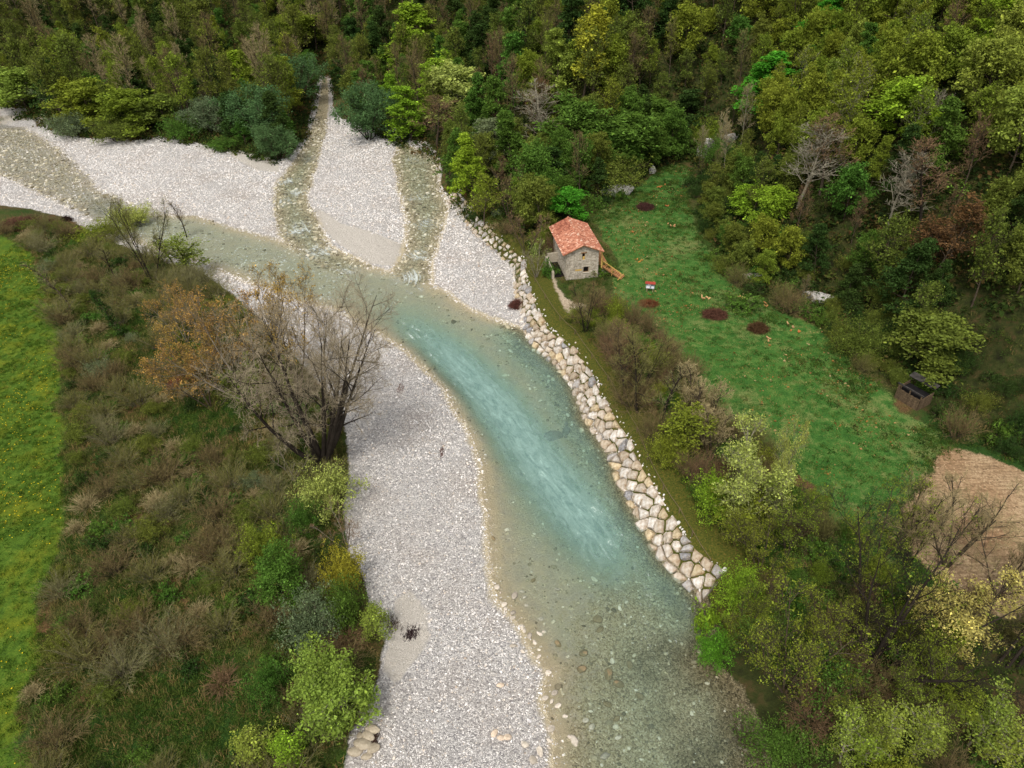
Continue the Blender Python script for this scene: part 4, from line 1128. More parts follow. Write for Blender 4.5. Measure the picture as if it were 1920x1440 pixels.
    for r_ in range(5):
        x = Wd + .08
        while x < Wd + 3.2 - r_ * .15:
            ww = rs.uniform(.3, .6); mb.box((x, .75 - rs.uniform(0, .08), z), (x + ww - .03, 1.2, z + .28), rs.uniform(.5, .9)); x += ww
        z += .3
    mb.build("retaining_wall", m_st, h)
    # timber walkway from the upper door to the clearing
    wk = thing("timber_walkway", "sloping timber walkway with rails from the right side of the stone house to the grass", "walkway", (0, 0, 0))
    ca, sa = math.cos(yaw), math.sin(yaw)
    def loc(x, y, z_): return np.array([A[0] + ca * x - sa * y, A[1] + sa * x + ca * y, A[2] + z_])
    a, b = loc(Wd + 1.1, 5.2, 1.75), hit(1168, 522) + np.array([0, 0, .1])
    m_deck = simple("deck_wood", (140, 96, 62), (186, 136, 94), 5)
    path = [a, loc(Wd + 1.2, 1.0, 1.45), b]
    for i in range(2):
        p0, p1 = path[i], path[i + 1]; d = p1 - p0; L = np.linalg.norm(d); d = d / L; nrm = np.array([-d[1], d[0], 0]); nrm /= np.linalg.norm(nrm)
        k = int(L / .32)
        for j in range(k):
            c = p0 + d * (j + .5) * L / k
            mb = MB(); mb.bar(c - nrm * .65, c + nrm * .65, .30, .06); mb.build("plank", m_deck, wk)
        for sg in (-1, 1):
            mb = MB(); mb.bar(p0 + nrm * .6 * sg - [0, 0, .12], p1 + nrm * .6 * sg - [0, 0, .12], .14, .16); mb.build("beam", m_wood, wk)
    p0, p1 = path[1], path[2]; d = (p1 - p0); nrm = np.array([-d[1], d[0], 0]); nrm /= np.linalg.norm(nrm)
    for f in (0.0, .5, .95):
        mb = MB(); c = p0 + d * f - nrm * .6; mb.bar(c - [0, 0, .5], c + [0, 0, .95], .10); mb.build("post", m_yel, wk)
    mb = MB(); mb.bar(p0 - nrm * .6 + [0, 0, .92], p0 + d * .97 - nrm * .6 + [0, 0, .92], .08); mb.build("rail", m_yel, wk)
    mb = MB(); c = p0 + d * .93; mb.bar(c - nrm * 1.5 + [0, 0, .1], c + nrm * .8 + [0, 0, .14], .09); mb.build("rail", m_yel, wk)
    return A, yaw
H_ORG, H_YAW = house()

# ------------------------------------------------------------------ information board
def info_board():
    q = hit(1218, 549)
    b = thing("information_board", "small information board with a red roof and white sheets on the grass", "notice board", q, -0.30)
    b.scale = (.8, .8, .8)
    wood = simple("board_post", (150, 130, 100), (180, 160, 128), 8); red = simple("board_roof", (130, 50, 40), (156, 66, 54), 5)
    white = simple("paper_sheet", (216, 222, 230), (236, 238, 240), 2); back = simple("board_panel", (120, 128, 146), (160, 164, 172), 3)
    for x in (-.55, .55):
        mb = MB(); mb.box((x - .05, -.05, -.1), (x + .05, .05, 1.95)); mb.build("post", wood, b)
    mb = MB(); mb.box((-.78, -.075, .75), (.78, -.052, 1.72)); mb.build("panel", back, b)
    for x0, x1, z0, z1 in ((-.74, -.08, .80, 1.28), (.22, .74, .84, 1.30), (-.5, .1, 1.34, 1.66)):
        mb = MB(); mb.box((x0, -.095, z0), (x1, -.077, z1)); mb.build("sheet", white, b)
    for sg in (-1, 1):
        mb = MB(); mb.poly([(-.95, 0, 2.14), (.95, 0, 2.14), (.95, sg * .42, 1.84), (-.95, sg * .42, 1.84), (-.95, 0, 2.19), (.95, 0, 2.19), (.95, sg * .42, 1.89), (-.95, sg * .42, 1.89)], [(0, 1, 2, 3), (7, 6, 5, 4), (3, 2, 6, 7), (0, 3, 7, 4), (1, 5, 6, 2)])
        mb.build("roof", red, b)
info_board()

# ------------------------------------------------------------------ plank hut at the edge of the wood
def hut():
    q = hit(1697, 762); e = hit(1716, 772); a = hit(1676, 748)
    yaw = math.atan2(e[1] - a[1], e[0] - a[0])
    W_, D_ = 2.9, 2.3
    h = thing("plank_hut", "low weathered plank hut with a dark open front at the wood edge", "hut", a, yaw)
    wood = simple("hut_wood", (74, 60, 46), (116, 98, 76), 5, objcol=True); dark = simple("hut_inside_shade", (14, 13, 14), (26, 24, 26), 2); iron = simple("hut_roof", (40, 38, 36), (74, 70, 66), 2.5)
    for k in range(10):
        mb = MB(); x = W_ * k / 10; mb.box((x + .012, -.03, -.6), (x + W_ / 10 - .012, .03, 1.45 + random.uniform(-.05, .05))); o = mb.build("plank", wood, h); v = random.uniform(.75, 1.15); o.color = (v, v, v, 1)
    for x in (-.05, W_ + .05):
        for k in range(6):
            mb = MB(); y = .05 + D_ * k / 6; mb.box((x - .03, y, -.6), (x + .03, y + D_ / 6 - .02, 1.5 + .25 * k / 6)); o = mb.build("plank", wood, h); v = random.uniform(.75, 1.15); o.color = (v, v, v, 1)
    for x in (0, W_ / 2, W_):
        mb = MB(); mb.box((x - .06, .05, 1.4), (x + .06, .17, 2.0)); mb.build("post", wood, h)
    mb = MB(); mb.bar((-.2, .1, 2.02), (W_ + .2, .1, 2.02), .14); mb.build("beam", iron, h)
    mb = MB(); mb.box((.02, .8, -.6), (W_ - .02, D_ - .1, 1.3)); mb.build("inside", dark, h)  # solid near-black block painted as the shade within the hut
    mb = MB(); mb.poly([(-.2, D_ * .8, 2.35), (W_ + .25, D_ * .8, 2.35), (W_ + .25, D_ + .4, 2.6), (-.2, D_ + .4, 2.6), (-.2, D_ * .8, 2.4), (W_ + .25, D_ * .8, 2.4), (W_ + .25, D_ + .4, 2.65), (-.2, D_ + .4, 2.65)], [(3, 2, 1, 0), (4, 5, 6, 7), (0, 1, 5, 4), (1, 2, 6, 5), (3, 7, 6, 2), (0, 4, 7, 3)]); mb.build("roof", iron, h)
hut()

# ------------------------------------------------------------------ brush heaps, cut logs, driftwood
M_STICK = bark_mat()
def brush(px, py, rx, ry, h, n, color, label, seed, cat="brush heap", name="brush_heap", r=0.025, ln=1.0):
    rs = np.random.RandomState(seed); q = hit(px, py); n = int(n * 1.7)
    a = rs.uniform(0, 6.28, n); u = np.sqrt(rs.rand(n)) * 0.95
    x, y = np.cos(a) * u * rx, np.sin(a) * u * ry
    z = h * (1 - u * u) * rs.uniform(0.1, 1.0, n) * (0.7 + 0.6 * rs.rand(n))
    d = unit(np.stack([rs.normal(0, 1, n), rs.normal(0, 1, n), rs.normal(0, .28, n)], -1))
    L = rs.uniform(.5, 1.6, n) * ln
    if cat == 'driftwood':
        n = n // 2; u = rs.normal(0, .5, n); x, y, z = rs.normal(0, .45, n) * rx, u * ry * 1.6, np.abs(rs.normal(0, .05, n)); L = rs.uniform(.15, .5, n)
        d = unit(np.stack([rs.normal(0, .6, n), np.ones(n), rs.normal(0, .1, n)], -1))
    p = np.stack([x, y, z], -1) - d * L[:, None] / 2; p[:, 2] = np.maximum(p[:, 2], 0.02)
    P_, R_ = branch(rs, p, d, L, np.full(n, r), np.full(n, r * .5), 3, .12, -.04)
    V, Q = tubes(P_, R_, 3)
    me = mesh_np(name, V, [Q], [M_STICK])
    h = h * 1.9
    t_ = thing(name, label, cat, q)
    o = link("branches", me, t_); o.color = color
    if cat == 'driftwood': return
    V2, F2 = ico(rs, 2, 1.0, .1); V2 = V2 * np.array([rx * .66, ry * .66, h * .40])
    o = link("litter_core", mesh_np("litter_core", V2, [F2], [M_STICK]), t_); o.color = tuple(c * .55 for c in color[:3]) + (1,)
def C_(r, g, b): return lin((r, g, b))
brush(1340, 592, 1.75, 1.5, .75, 520, C_(92, 62, 50), "large round heap of dark brown brush in the middle of the clearing", 61)
brush(1421, 618, 1.3, 1.2, .9, 420, C_(84, 62, 42), "smaller bristly brush heap right of the large round one", 62)
brush(1216, 573, 1.25, .85, .5, 380, C_(112, 70, 46), "small oval reddish leaf and twig heap below the information board", 63)
brush(1210, 391, 1.6, 1.6, .8, 420, C_(76, 50, 46), "dark purplish brush heap in the grass behind the house", 64)
brush(50, 425, 6.5, 2.4, 1.6, 1500, C_(98, 68, 56), "long pile of dark reddish brushwood at the top end of the left meadow", 65, r=.035, ln=1.6)
brush(75, 452, 1.6, .9, .8, 280, C_(86, 66, 46), "small brushwood pile at the near end of the long brush pile", 66, r=.03)
brush(125, 414, .9, .7, .9, 260, C_(60, 44, 38), "small dark brush clump on the edge of the left gravel", 67)
brush(342, 722, 1.7, 1.5, 1.1, 900, C_(146, 92, 62), "rusty heap of dead leafy branches under the orange budding tree", 68)
brush(968, 577, .9, .9, 1.2, 420, C_(96, 62, 54), "dark red bare bush at the foot of the stone bank", 69, "bush", "bare_bush")
brush(772, 1190, .75, .5, .14, 240, C_(58, 44, 46), "dark patch of washed up twigs on the sandy strip by the left scrub", 70, "driftwood")
brush(828, 850, .25, .7, .16, 90, C_(96, 64, 54), "short dark streak of driftwood on the gravel bar beside the big bare tree", 71, "driftwood")
brush(750, 730, .5, .9, .14, 90, C_(120, 82, 66), "thin reddish line of driftwood below the arching boughs on the gravel", 72, "driftwood")
brush(735, 1175, .9, .5, .2, 160, C_(92, 78, 66), "grey tangle of flood debris at the edge of the sandy strip", 73, "driftwood")
brush(700, 1385, .5, .4, .5, 200, C_(70, 52, 44), "dark root clump at the scrub edge near the bottom", 74, "driftwood")
brush(1395, 1380, 1.0, .7, .5, 220, C_(90, 74, 60), "grey flood wood caught under the bushes at the right water edge", 75, "driftwood")
M_CUT = simple("cut_wood", (176, 122, 76), (214, 170, 118), 6, objcol=True)
def logs(px, py, n, label, seed, w=.5, tone=(1, 1, 1)):
    rs = np.random.RandomState(seed); q = hit(px, py); t_ = thing("cut_logs", label, "logs", q)
    for k in range(n):
        mb = MB(); c = np.array([rs.normal(0, w), rs.normal(0, w), .12 + .12 * (k % 2)]); a = rs.uniform(0, 3.1); L = rs.uniform(.12, .30)
        d = np.array([math.cos(a) * L, math.sin(a) * L, rs.normal(0, .05)])
        mb.bar(c - d, c + d, .14, .14, sides=6); o = mb.build("log", M_CUT, t_); v = rs.uniform(.75, 1.1); o.color = (tone[0] * v, tone[1] * v, tone[2] * v, 1)
logs(1325, 558, 4, "pale sawn logs lying just above the large round brush heap", 81, tone=(1, 1.1, 1.2))
logs(1385, 557, 4, "orange and white cut logs between the brush heaps and the low grey ledge", 82)
logs(1258, 424, 5, "bright cream and orange cut logs at the end of the earth streak in the grass", 83, tone=(1, 1.05, 1.1))
logs(1187, 437, 2, "single orange log pieces in the grass right of the red roof", 84, .25, (.9, .7, .5))
logs(1253, 390, 2, "small orange stump right of the dark purplish brush heap", 85, .2, (.9, .6, .5))
logs(1201, 492, 3, "orange wood scraps in the grass above the information board", 86, .4, (1, .8, .4))
logs(1441, 638, 3, "cream cut logs at the foot of the smaller bristly brush heap", 87, .4, (1, 1.1, 1.2))
logs(1480, 615, 3, "pale sawn pieces right of the smaller bristly brush heap", 88, .4, (1, 1.15, 1.3))
logs(1494, 622, 3, "orange sawn pieces in the grass below the slanting ledge", 89, .5, (1, .65, .45))
logs(1240, 350, 4, "rusty logs on the earth patch in the gap right of the white boulder", 90, .6, (.8, .55, .4))
logs(1440, 572, 3, "grey pink cut wood under the small bushes by the low ledge", 91, .4, (.8, .7, .65))

# thin rope fence along the top of the stone bank
def rope_fence():
    pts = [(873,400),(905,432),(950,462),(985,492),(1003,520),(1022,552),(1050,592),(1078,618),(1110,662),(1140,705),(1166,750),(1195,800),(1215,850),(1245,905),(1275,950),(1300,990),(1335,1035)]
    f = thing("rope_fence", "thin sagging brown rope fence running along the top of the stone bank", "fence", (0, 0, 0))
    m = simple("fence_wood", (86, 72, 54), (124, 108, 84), 5)
    top = []
    for px, py in pts:
        q = at(px, py, 3.6); g = float(hgt(q[0], q[1])); q[2] = g + .75; top.append(q)
        mb = MB(); mb.bar((q[0], q[1], g - .2), (q[0], q[1], g + .8), .09); mb.build("post", m, f)
    for a, b in zip(top[:-1], top[1:]):
        mb = MB(); c = (a + b) / 2 - [0, 0, .14]; mb.bar(a, c, .045); mb.bar(c, b, .045); mb.build("rope", m, f)
rope_fence()

# ------------------------------------------------------------------ single trees and bushes of the photograph
KIND['hero'] = [make_tree(301, 19, 8.2, stems=10, nl=110, nb=9, nt=6, nt2=4, up=0.04, limb_ang=(1.0, 0.7), twig_r=0.013, clear=0.30, tr=0.50, stem_spread=0.70, prof='flat'),
                make_tree(302, 16, 7.0, stems=6, nl=54, nb=8, nt=6, nt2=3, up=0.06, limb_ang=(1.1, 0.6), twig_r=0.011, leaves=5200, lsize=0.10, lsig=0.13, clear=0.12, tr=0.42, stem_spread=0.7, prof='flat')]
KIND['orangebud'] = [make_tree(311 + i, 15, 5.5, stems=4, nl=40, nb=8, nt=6, leaves=9500, lsize=0.13, lsig=0.16, up=0.05, limb_ang=(1.0, 0.5), twig_r=0.017, clear=0.3, tr=0.22, stem_spread=0.45, yel=0.1) for i in range(2)]
NAMES['orangebud'] = ('budding_tree', 'tree')
KIND['ivytrunk'] = [make_tree(321, 7, 0.7, nl=26, nb=4, nt=3, leaves=2200, lsize=0.16, lsig=0.14, clear=0.1, tr=0.16, limb_ang=(1.3, 0.9), twig_mesh=False)]
NAMES['ivytrunk'] = ('ivy_clad_trunk', 'tree')
KIND['thinbare'] = [make_tree(331 + i, 8, 1.7, nl=14, nb=5, nt=5, up=0.12, limb_ang=(0.7, 0.35), twig_r=0.014, clear=0.25, tr=0.09) for i in range(3)]
NAMES['thinbare'] = ('bare_tree', 'tree')

def base_for(cx, cy, H, f=0.6):
    """ground point whose tree of height H has its crown centre at the pixel"""
    best = None
    for by in range(int(cy), int(cy) + 420, 4):
        p = hit(cx, by)
        q = proj(p + np.array([0, 0, H * f]))[0][0]
        e = abs(q[1] - cy)
        if best is None or e < best[0]: best = (e, by, q[0] - cx)
        if q[1] > cy + 8: break
    p = hit(cx - best[2], best[1])
    return p

def C(kind, cx, cy, H, wpx, leaf, bark, label, group=None, f=0.6, hero=True, **kw):
    p = base_for(cx, cy, H, f)
    d = np.linalg.norm(p - CAM); W = wpx * d / F_PX / 1.05
    return grow(kind, p, H, W, leaf, bark, label, group, hero=hero, **kw)
def B(kind, bx, by, H, W, leaf, bark, label, group=None, **kw):
    return grow(kind, hit(bx, by), H, W, leaf, bark, label, group, hero=True, **kw)

# left bank
B('hero', 607, 872, 23, 19, 'ashtwig', 'darkbark', "big bare tree with spreading dark boughs leaning over the gravel bar", idx=0, lean=(-0.17, 0.12), rz=0.4)
B('orangebud', 480, 760, 17, 14, 'orange', 'greybark', "tree with orange buds leaning away from the big bare tree", lean=(-0.25, -0.35), idx=0, rz=1)
B('orangebud', 560, 735, 17, 12, 'orange', 'bark', "orange budded tree standing close behind the big bare tree", lean=(-0.28, -0.05), idx=1, rz=2)
B('orangebud', 395, 765, 10, 8, 'orange', 'bark', "low orange budded tree over the rusty leaf heap", lean=(-0.1, -0.2), idx=1, rz=4)
C('orangebud', 400, 640, 11, 150, 'orange', 'greybark', "broad orange budding crown left of the big bare tree", idx=1)
C('orangebud', 325, 575, 10, 95, 'orange', 'greybark', "outermost small orange budding tree towards the meadow", idx=0)
C('orangebud', 470, 720, 9, 120, 'yolive', 'bark', "olive budding tree among the orange ones", idx=1)
B('nearbare', 287, 532, 16, 10, 'olivetwig', 'darkbark', "tall dark bare tree by the river in front of the upper gravel bar", idx=1)
C('bush', 245, 400, 4, 70, 'pale', 'bark', "pale green bush in leaf behind the tall dark bare tree")
C('bush', 190, 430, 4, 90, 'yolive', 'bark', "olive bush left of the tall dark bare tree")
C('sapling', 345, 470, 7, 70, 'yl', 'darkbark', "small tree with yellow leaves right of the tall dark bare tree")
B('thinbare', 350, 445, 8, 3, 'browntwig', 'darkbark', "thin dark bare tree behind the small yellow tree")
B('thinbare', 330, 505, 7, 3, 'olivetwig', 'darkbark', "slim bare trunk between the dark bare tree and the yellow tree")
B('ivytrunk', 237, 634, 8, 2.2, 'dark', 'bark', "leaning trunk wrapped in dark ivy on the left scrub", lean=(-0.05, -0.35))
B('thinbare', 135, 580, 7, 4, 'greytwig', 'bark', "pair like thin bare tree leaning at the meadow edge", lean=(0, -0.2))
B('thinbare', 100, 545, 6, 3, 'greytwig', 'bark', "thin bare tree next to the upper bend of the meadow edge", lean=(0, -0.2))
B('thinbare', 215, 520, 6, 3, 'olivetwig', 'darkbark', "slender bare tree left of the tall dark bare tree")
C('bush', 605, 915, 4.5, 120, 'pale', 'bark', "pale green leafy bush at the foot of the big bare tree")
C('nearbroad', 648, 1288, 6.5, 135, 'yl', 'palebark', "bright yellow green tree overhanging the gravel bar near the bottom", name='deciduous_tree')
C('bush', 640, 1130, 5, 90, 'green', 'bark', "dark green bush on the gravel edge above the bright yellow green tree")
C('bush', 640, 1060, 5, 80, 'yellow', 'bark', "mustard yellow bush on the edge of the gravel bar")
C('nearbroad', 535, 1085, 6, 90, 'green', 'bark', "green leafy tree left of the mustard yellow bush")
C('bush', 575, 1150, 5, 110, 'greygreen', 'greybark', "grey green bush below the green tree in the scrub")
C('bush', 490, 1015, 4.5, 90, 'yolive', 'bark', "yellowish bush above the green tree in the scrub")
C('sapling', 690, 1165, 4, 60, 'yl', 'bark', "light sapling leaning out over the sandy strip", lean=(0, 0.4))
C('sapling', 480, 1385, 4.5, 70, 'yl', 'bark', "pale leafing sapling in the scrub near the bottom edge")
C('sapling', 540, 1390, 4.5, 60, 'lime', 'bark', "lime leafing sapling right of the pale one near the bottom edge")
C('bush', 505, 1270, 4, 80, 'green', 'bark', "green bush left of the bright yellow green tree")
C('bush', 560, 965, 4, 70, 'green', 'bark', "small green bush left of the pale bush under the bare tree")
C('bare_multi', 640, 990, 5, 90, 'redtwig', 'greybark', "reddish bare thicket tree above the mustard yellow bush")
C('bare_multi', 540, 860, 5, 110, 'olivetwig', 'greybark', "low bare tree with grey boughs left of the big trunk")

# willows and bushes along the far bank
C('willow', 480, 190, 14, 118, 'bluegreen', 'bark', "big round blue green willow left of the side stream", idx=0)
C('willow', 545, 135, 13, 95, 'bluegreen', 'bark', "blue green willow behind the big round one by the side stream", idx=1)
C('willow', 512, 255, 9, 92, 'bluegreen', 'bark', "lower willow dipping onto the gravel beside the side stream", idx=1)
C('willow', 682, 190, 15, 115, 'bluegreen', 'darkbark', "loose blue green willow tree standing on the gravel island", idx=0)
C('bush', 420, 265, 3.2, 60, 'green', 'bark', "small green bush on the sand beside the lower willow")
C('willow', 385, 210, 9, 80, 'greygreen', 'bark', "grey green bush between the yellow bushes and the willows")
C('bush', 340, 235, 6, 70, 'green', 'bark', "dark green bush on the bank above the upper gravel bar")
C('broad', 250, 195, 12, 85, 'yolive', 'bark', "bushy yellow tree on the far bank above the upper gravel bar", idx=1)
C('broad', 155, 185, 12, 90, 'yolive', 'bark', "bushy olive yellow tree on the far bank nearer the left edge", idx=2)
C('willow', 112, 170, 9, 62, 'greygreen', 'bark', "pale grey green bush left of the bushy olive yellow tree")
C('broad', 30, 155, 12, 85, 'yl', 'bark', "yellow green bushy tree at the far left edge of the wood")
C('bush', 130, 228, 6, 70, 'greygreen', 'bark', "grey green bush at the water edge below the olive yellow tree")
C('bush', 215, 238, 6, 80, 'olive', 'bark', "olive bush on the bank below the yellow tree")
C('broad', 305, 205, 9, 70, 'olive', 'bark', "olive bush right of the bushy yellow tree")
C('layer', 430, 130, 12, 80, 'lime', 'bark', "bright layered beech among dark trunks left of the willows", idx=0)
C('broad', 555, 45, 12, 90, 'yolive', 'bark', "yellowish tree above the mouth of the side stream")
C('layer', 775, 60, 19, 125, 'lime', 'bark', "tall bright green beech right of the dark gap at the top", idx=1)
C('broad', 812, 135, 13, 85, 'lime', 'bark', "bright green tree behind the pale one in the middle wood", idx=0)
C('broad', 862, 165, 15, 95, 'pale', 'palebark', "pale silvery green tree in the middle of the wood", idx=1)
C('layer', 765, 205, 13, 70, 'lime', 'bark', "lime green beech beside the willow on the island", idx=2)
C('bare', 815, 215, 12, 75, 'redtwig', 'bark', "reddish bare tree in front of the pale silvery tree", idx=0)
C('layer', 885, 300, 13, 75, 'lime', 'bark', "lime green tree above the upper end of the stone bank", idx=0)
C('broad', 915, 255, 10, 60, 'greygreen', 'bark', "grey green tree behind the lime tree at the stone bank")
C('layer', 985, 320, 11, 60, 'lime', 'bark', "narrow lime tree left of the vivid green tree by the house", idx=1)
C('broad', 1068, 378, 6, 70, 'vivid', 'bark', "vivid green round tree right behind the red roof", idx=2)
C('layer', 1045, 110, 16, 65, 'yl', 'bark', "yellow green tall tree on the wooded slope in the middle", idx=2)
C('tall', 1095, 85, 19, 65, 'yellow', 'bark', "tall yellowish poplar beside the yellow green tree on the slope", idx=0)
C('bare', 1010, 215, 15, 95, 'palebark', 'palebark', "bare tree with whitish boughs in the middle of the wood", idx=2)
C('bare', 1000, 200, 14, 60, 'rust', 'bark', "rusty bare tree behind the whitish boughs", idx=3)
C('broad', 1090, 225, 12, 110, 'green', 'bark', "broad green tree above the red roofed house", idx=0)
C('broad', 1170, 245, 11, 120, 'green', 'bark', "broad green tree over the long white boulder", idx=1)
C('bush', 1150, 310, 6, 130, 'olive', 'bark', "dense olive bushes overhanging the long white boulder")
C('bare_multi', 955, 355, 10, 90, 'browntwig', 'bark', "brown bare tree along the bank above the house", idx=0)
C('bare_multi', 985, 430, 8, 90, 'redtwig', 'bark', "reddish brown bare tree left of the red roof", idx=1)
C('sparse', 905, 365, 10, 60, 'yolive', 'bark', "olive leafing tree at the top end of the stone bank", idx=1)
C('bare_multi', 1005, 485, 5.5, 60, 'greytwig', 'greybark', "grey bare thicket tree between the stone bank and the house", idx=2)
C('lowbush', 1010, 462, 2.4, 35, 'pale', 'bark', "small pale leafy bush left of the house wall")
C('lowbush', 1030, 500, 2.5, 40, 'green', 'bark', "green bush over the dark yard beside the house")
C('lowbush', 1130, 505, 1.8, 50, 'green', 'bark', "low green bushes under the timber walkway")
# trees between the stone bank and the clearing
B('nearbare', 1098, 622, 9, 6, 'browntwig', 'darkbark', "dark many stemmed bare tree in front of the stone house", idx=0)
C('twiggy', 1165, 645, 7, 90, 'redtwig', 'bark', "tall reddish twiggy thicket behind the stone bank")
C('bare', 1178, 650, 12, 75, 'browntwig', 'bark', "slim brown bare tree in the reddish thicket", idx=3)
C('bare', 1205, 680, 12, 80, 'olivetwig', 'darkbark', "bare tree with a dark ivy knot behind the stone bank", idx=2)
C('twiggy', 1190, 735, 4, 110, 'browntwig', 'bark', "brown twiggy shrub at the foot of the bare trees on the bank", idx=1)
B('nearbare', 1205, 725, 8, 6, 'olivetwig', 'darkbark', "wide forked bare tree leaning over the clearing", idx=1, lean=(-.1, .3))
B('thinbare', 1245, 795, 8, 4, 'greytwig', 'darkbark', "thin bare tree before the tan rounded tree", idx=1)
C('fluffy', 1322, 745, 10, 95, 'tantwig', 'bark', "tan rounded bare tree at the edge of the clearing", idx=0)
C('fluffy', 1345, 800, 8, 80, 'tantwig', 'bark', "second tan bare tree just below the rounded one", idx=1)
C('sparse', 1280, 800, 7, 90, 'yolive', 'darkbark', "olive yellow leafing tree on the bank above the pale willow", idx=0)
C('bush', 1255, 835, 4, 80, 'yolive', 'bark', "yellow olive bush along the rope fence")
C('twiggy', 1225, 790, 4, 70, 'browntwig', 'bark', "grey brown twiggy bush close to the rope fence", idx=2)
C('twiggy', 1310, 870, 4, 80, 'redtwig', 'bark', "reddish brown shrub left of the pale willow", idx=3)
C('yellowspray', 1420, 890, 11, 160, 'pale', 'palebark', "big pale yellow green willow in the middle of the right bank", idx=0)
C('yellowspray', 1475, 855, 11, 80, 'pale', 'palebark', "narrow pale willow right behind the big pale one", idx=1)
C('bush', 1345, 925, 4, 110, 'lime', 'bark', "lime bush at the left foot of the big pale willow")
C('bush', 1400, 960, 4.5, 130, 'yolive', 'bark', "yellow olive bush below the big pale willow")
C('nearbud', 1500, 960, 9, 130, 'yolive', 'bark', "olive budding tree right of the yellow olive bush", idx=0)
C('nearbud', 1440, 1015, 7, 130, 'yolive', 'bark', "olive yellow tree above the lower end of the stone bank", idx=3)
C('bush', 1390, 1090, 4, 90, 'lime', 'bark', "lime leafy bush just past the last bank stones")
C('bush', 1340, 1215, 3.5, 70, 'vivid', 'bark', "vivid green bush hanging over the water at the right bank")
C('lowbush', 1340, 1160, 2.6, 70, 'lime', 'bark', "small lime bush between the last bank stones and the water")
B('hero', 1625, 1262, 16, 15, 'yolive', 'darkbark', "great bare tree with black boughs on the lower right bank", idx=1, lean=(-.12, .12), rz=2.2)
B('nearbud', 1470, 1300, 11, 9, 'yolive', 'bark', "budding tree with a gnarled trunk left of the great bare tree", idx=0)
B('nearbare', 1775, 1060, 11, 9, 'tantwig', 'bark', "feathery bare tree on the near edge of the ploughed field", idx=0)
B('nearbud', 1640, 1060, 10, 8, 'yolive', 'bark', "olive budding tree at the corner between clearing and field", idx=1)
B('nearbare', 1870, 1120, 10, 8, 'tantwig', 'bark', "feathery bare tree in front of the field near the catkin tree", idx=1)
B('nearbare', 1700, 1060, 11, 6, 'tantwig', 'darkbark', "upright thin bare tree on the corner of the ploughed field", idx=0)
C('yellowspray', 1810, 1150, 9, 150, 'cream', 'bark', "rounded tree with cream yellow catkins on the lower right bank", idx=0)
C('yellowspray', 1760, 1240, 7, 140, 'yolive', 'bark', "olive yellow tree under the catkin tree", idx=1)
B('thinbare', 1868, 1245, 10, 3, 'browntwig', 'darkbark', "left one of three dark trunks leaning out of the right edge", lean=(-.3, .45))
B('thinbare', 1888, 1252, 10, 3, 'browntwig', 'darkbark', "middle one of three dark trunks leaning out of the right edge", lean=(-.3, .45))
B('thinbare', 1908, 1252, 10, 3, 'browntwig', 'darkbark', "last of three dark trunks leaning out of the right edge", lean=(-.3, .45))
C('nearbare', 1905, 1075, 6, 60, 'browntwig', 'darkbark', "dark bare bush before the field at the right edge", idx=1)
C('sapling', 1675, 1360, 6, 62, 'yl', 'palebark', "first willow sapling in the bottom right thicket", idx=0)
C('sapling', 1745, 1375, 6, 62, 'yl', 'palebark', "second willow sapling in the bottom right thicket", idx=1)
C('sapling', 1600, 1385, 6, 62, 'yl', 'palebark', "willow sapling on the water side of the bottom right thicket", idx=2)
C('sapling', 1850, 1345, 6, 62, 'yl', 'palebark', "willow sapling beside the bare brown ground at the bottom right", idx=0)
C('sapling', 1895, 1390, 5, 62, 'yl', 'palebark', "willow sapling in the bottom right corner", idx=1)
C('sapling', 1640, 1400, 4, 60, 'yolive', 'palebark', "short olive sapling between the willow saplings", idx=2)
C('bush', 1470, 1400, 3.5, 120, 'green', 'bark', "green bush by the dark water in the bottom right")
C('bush', 1560, 1250, 4, 130, 'green', 'bark', "green bush between the gnarled tree and the great bare tree")
C('bush', 1440, 1190, 4, 110, 'green', 'bark', "dark green bush behind the vivid green one at the water")
C('twiggy', 1535, 1330, 4, 120, 'redtwig', 'bark', "reddish twig shrub below the gnarled bare tree", idx=1)
C('twiggy', 1650, 1280, 4, 100, 'browntwig', 'bark', "brown twig shrub at the foot of the great bare tree", idx=0)
C('nearbud', 1400, 1150, 6, 90, 'yolive', 'bark', "thin yellow olive tree above the vivid green bush", idx=1)
C('nearbud', 1560, 1150, 9, 130, 'yolive', 'bark', "yellow olive budding tree left of the great bare tree", idx=1)
C('nearbud', 1730, 1300, 7, 120, 'yolive', 'bark', "yellow olive budding tree over the willow saplings", idx=0)
C('nearbud', 1600, 1320, 6, 110, 'yolive', 'bark', "olive budding tree below the trunk of the great bare tree", idx=1)
# slope on the right
C('bush', 1262, 262, 5, 90, 'green', 'bark', "dark green bush closing the grassy gap in the wood")
C('broad', 1235, 215, 9, 80, 'green', 'bark', "green tree above the bush that closes the grassy gap", idx=1)
C('layer', 1285, 200, 9, 70, 'dark', 'bark', "dark tree over the top of the grassy gap", idx=2)
C('bush', 1352, 280, 5, 75, 'green', 'bark', "green bush growing against the tall pale rock face")
C('bush', 1330, 240, 5, 70, 'yolive', 'bark', "yellow olive bush on top of the tall pale rock face")
C('layer', 1452, 150, 12, 110, 'vivid', 'bark', "vivid green tree shining out of the olive slope", idx=0)
C('layer', 1545, 25, 12, 80, 'vivid', 'bark', "vivid green tree at the top edge of the slope", idx=1)
C('broad', 1705, 185, 10, 95, 'lime', 'bark', "lime green tree on the right slope", idx=0)
C('broad', 1890, 15, 11, 80, 'lime', 'bark', "lime tree in the top right corner", idx=2)
C('broad', 1450, 375, 8, 75, 'lime', 'bark', "lime tree at the foot of the slope above the clearing", idx=1)
C('broad', 1395, 365, 7, 60, 'lime', 'bark', "smaller lime tree left of the other lime one above the clearing", idx=0)
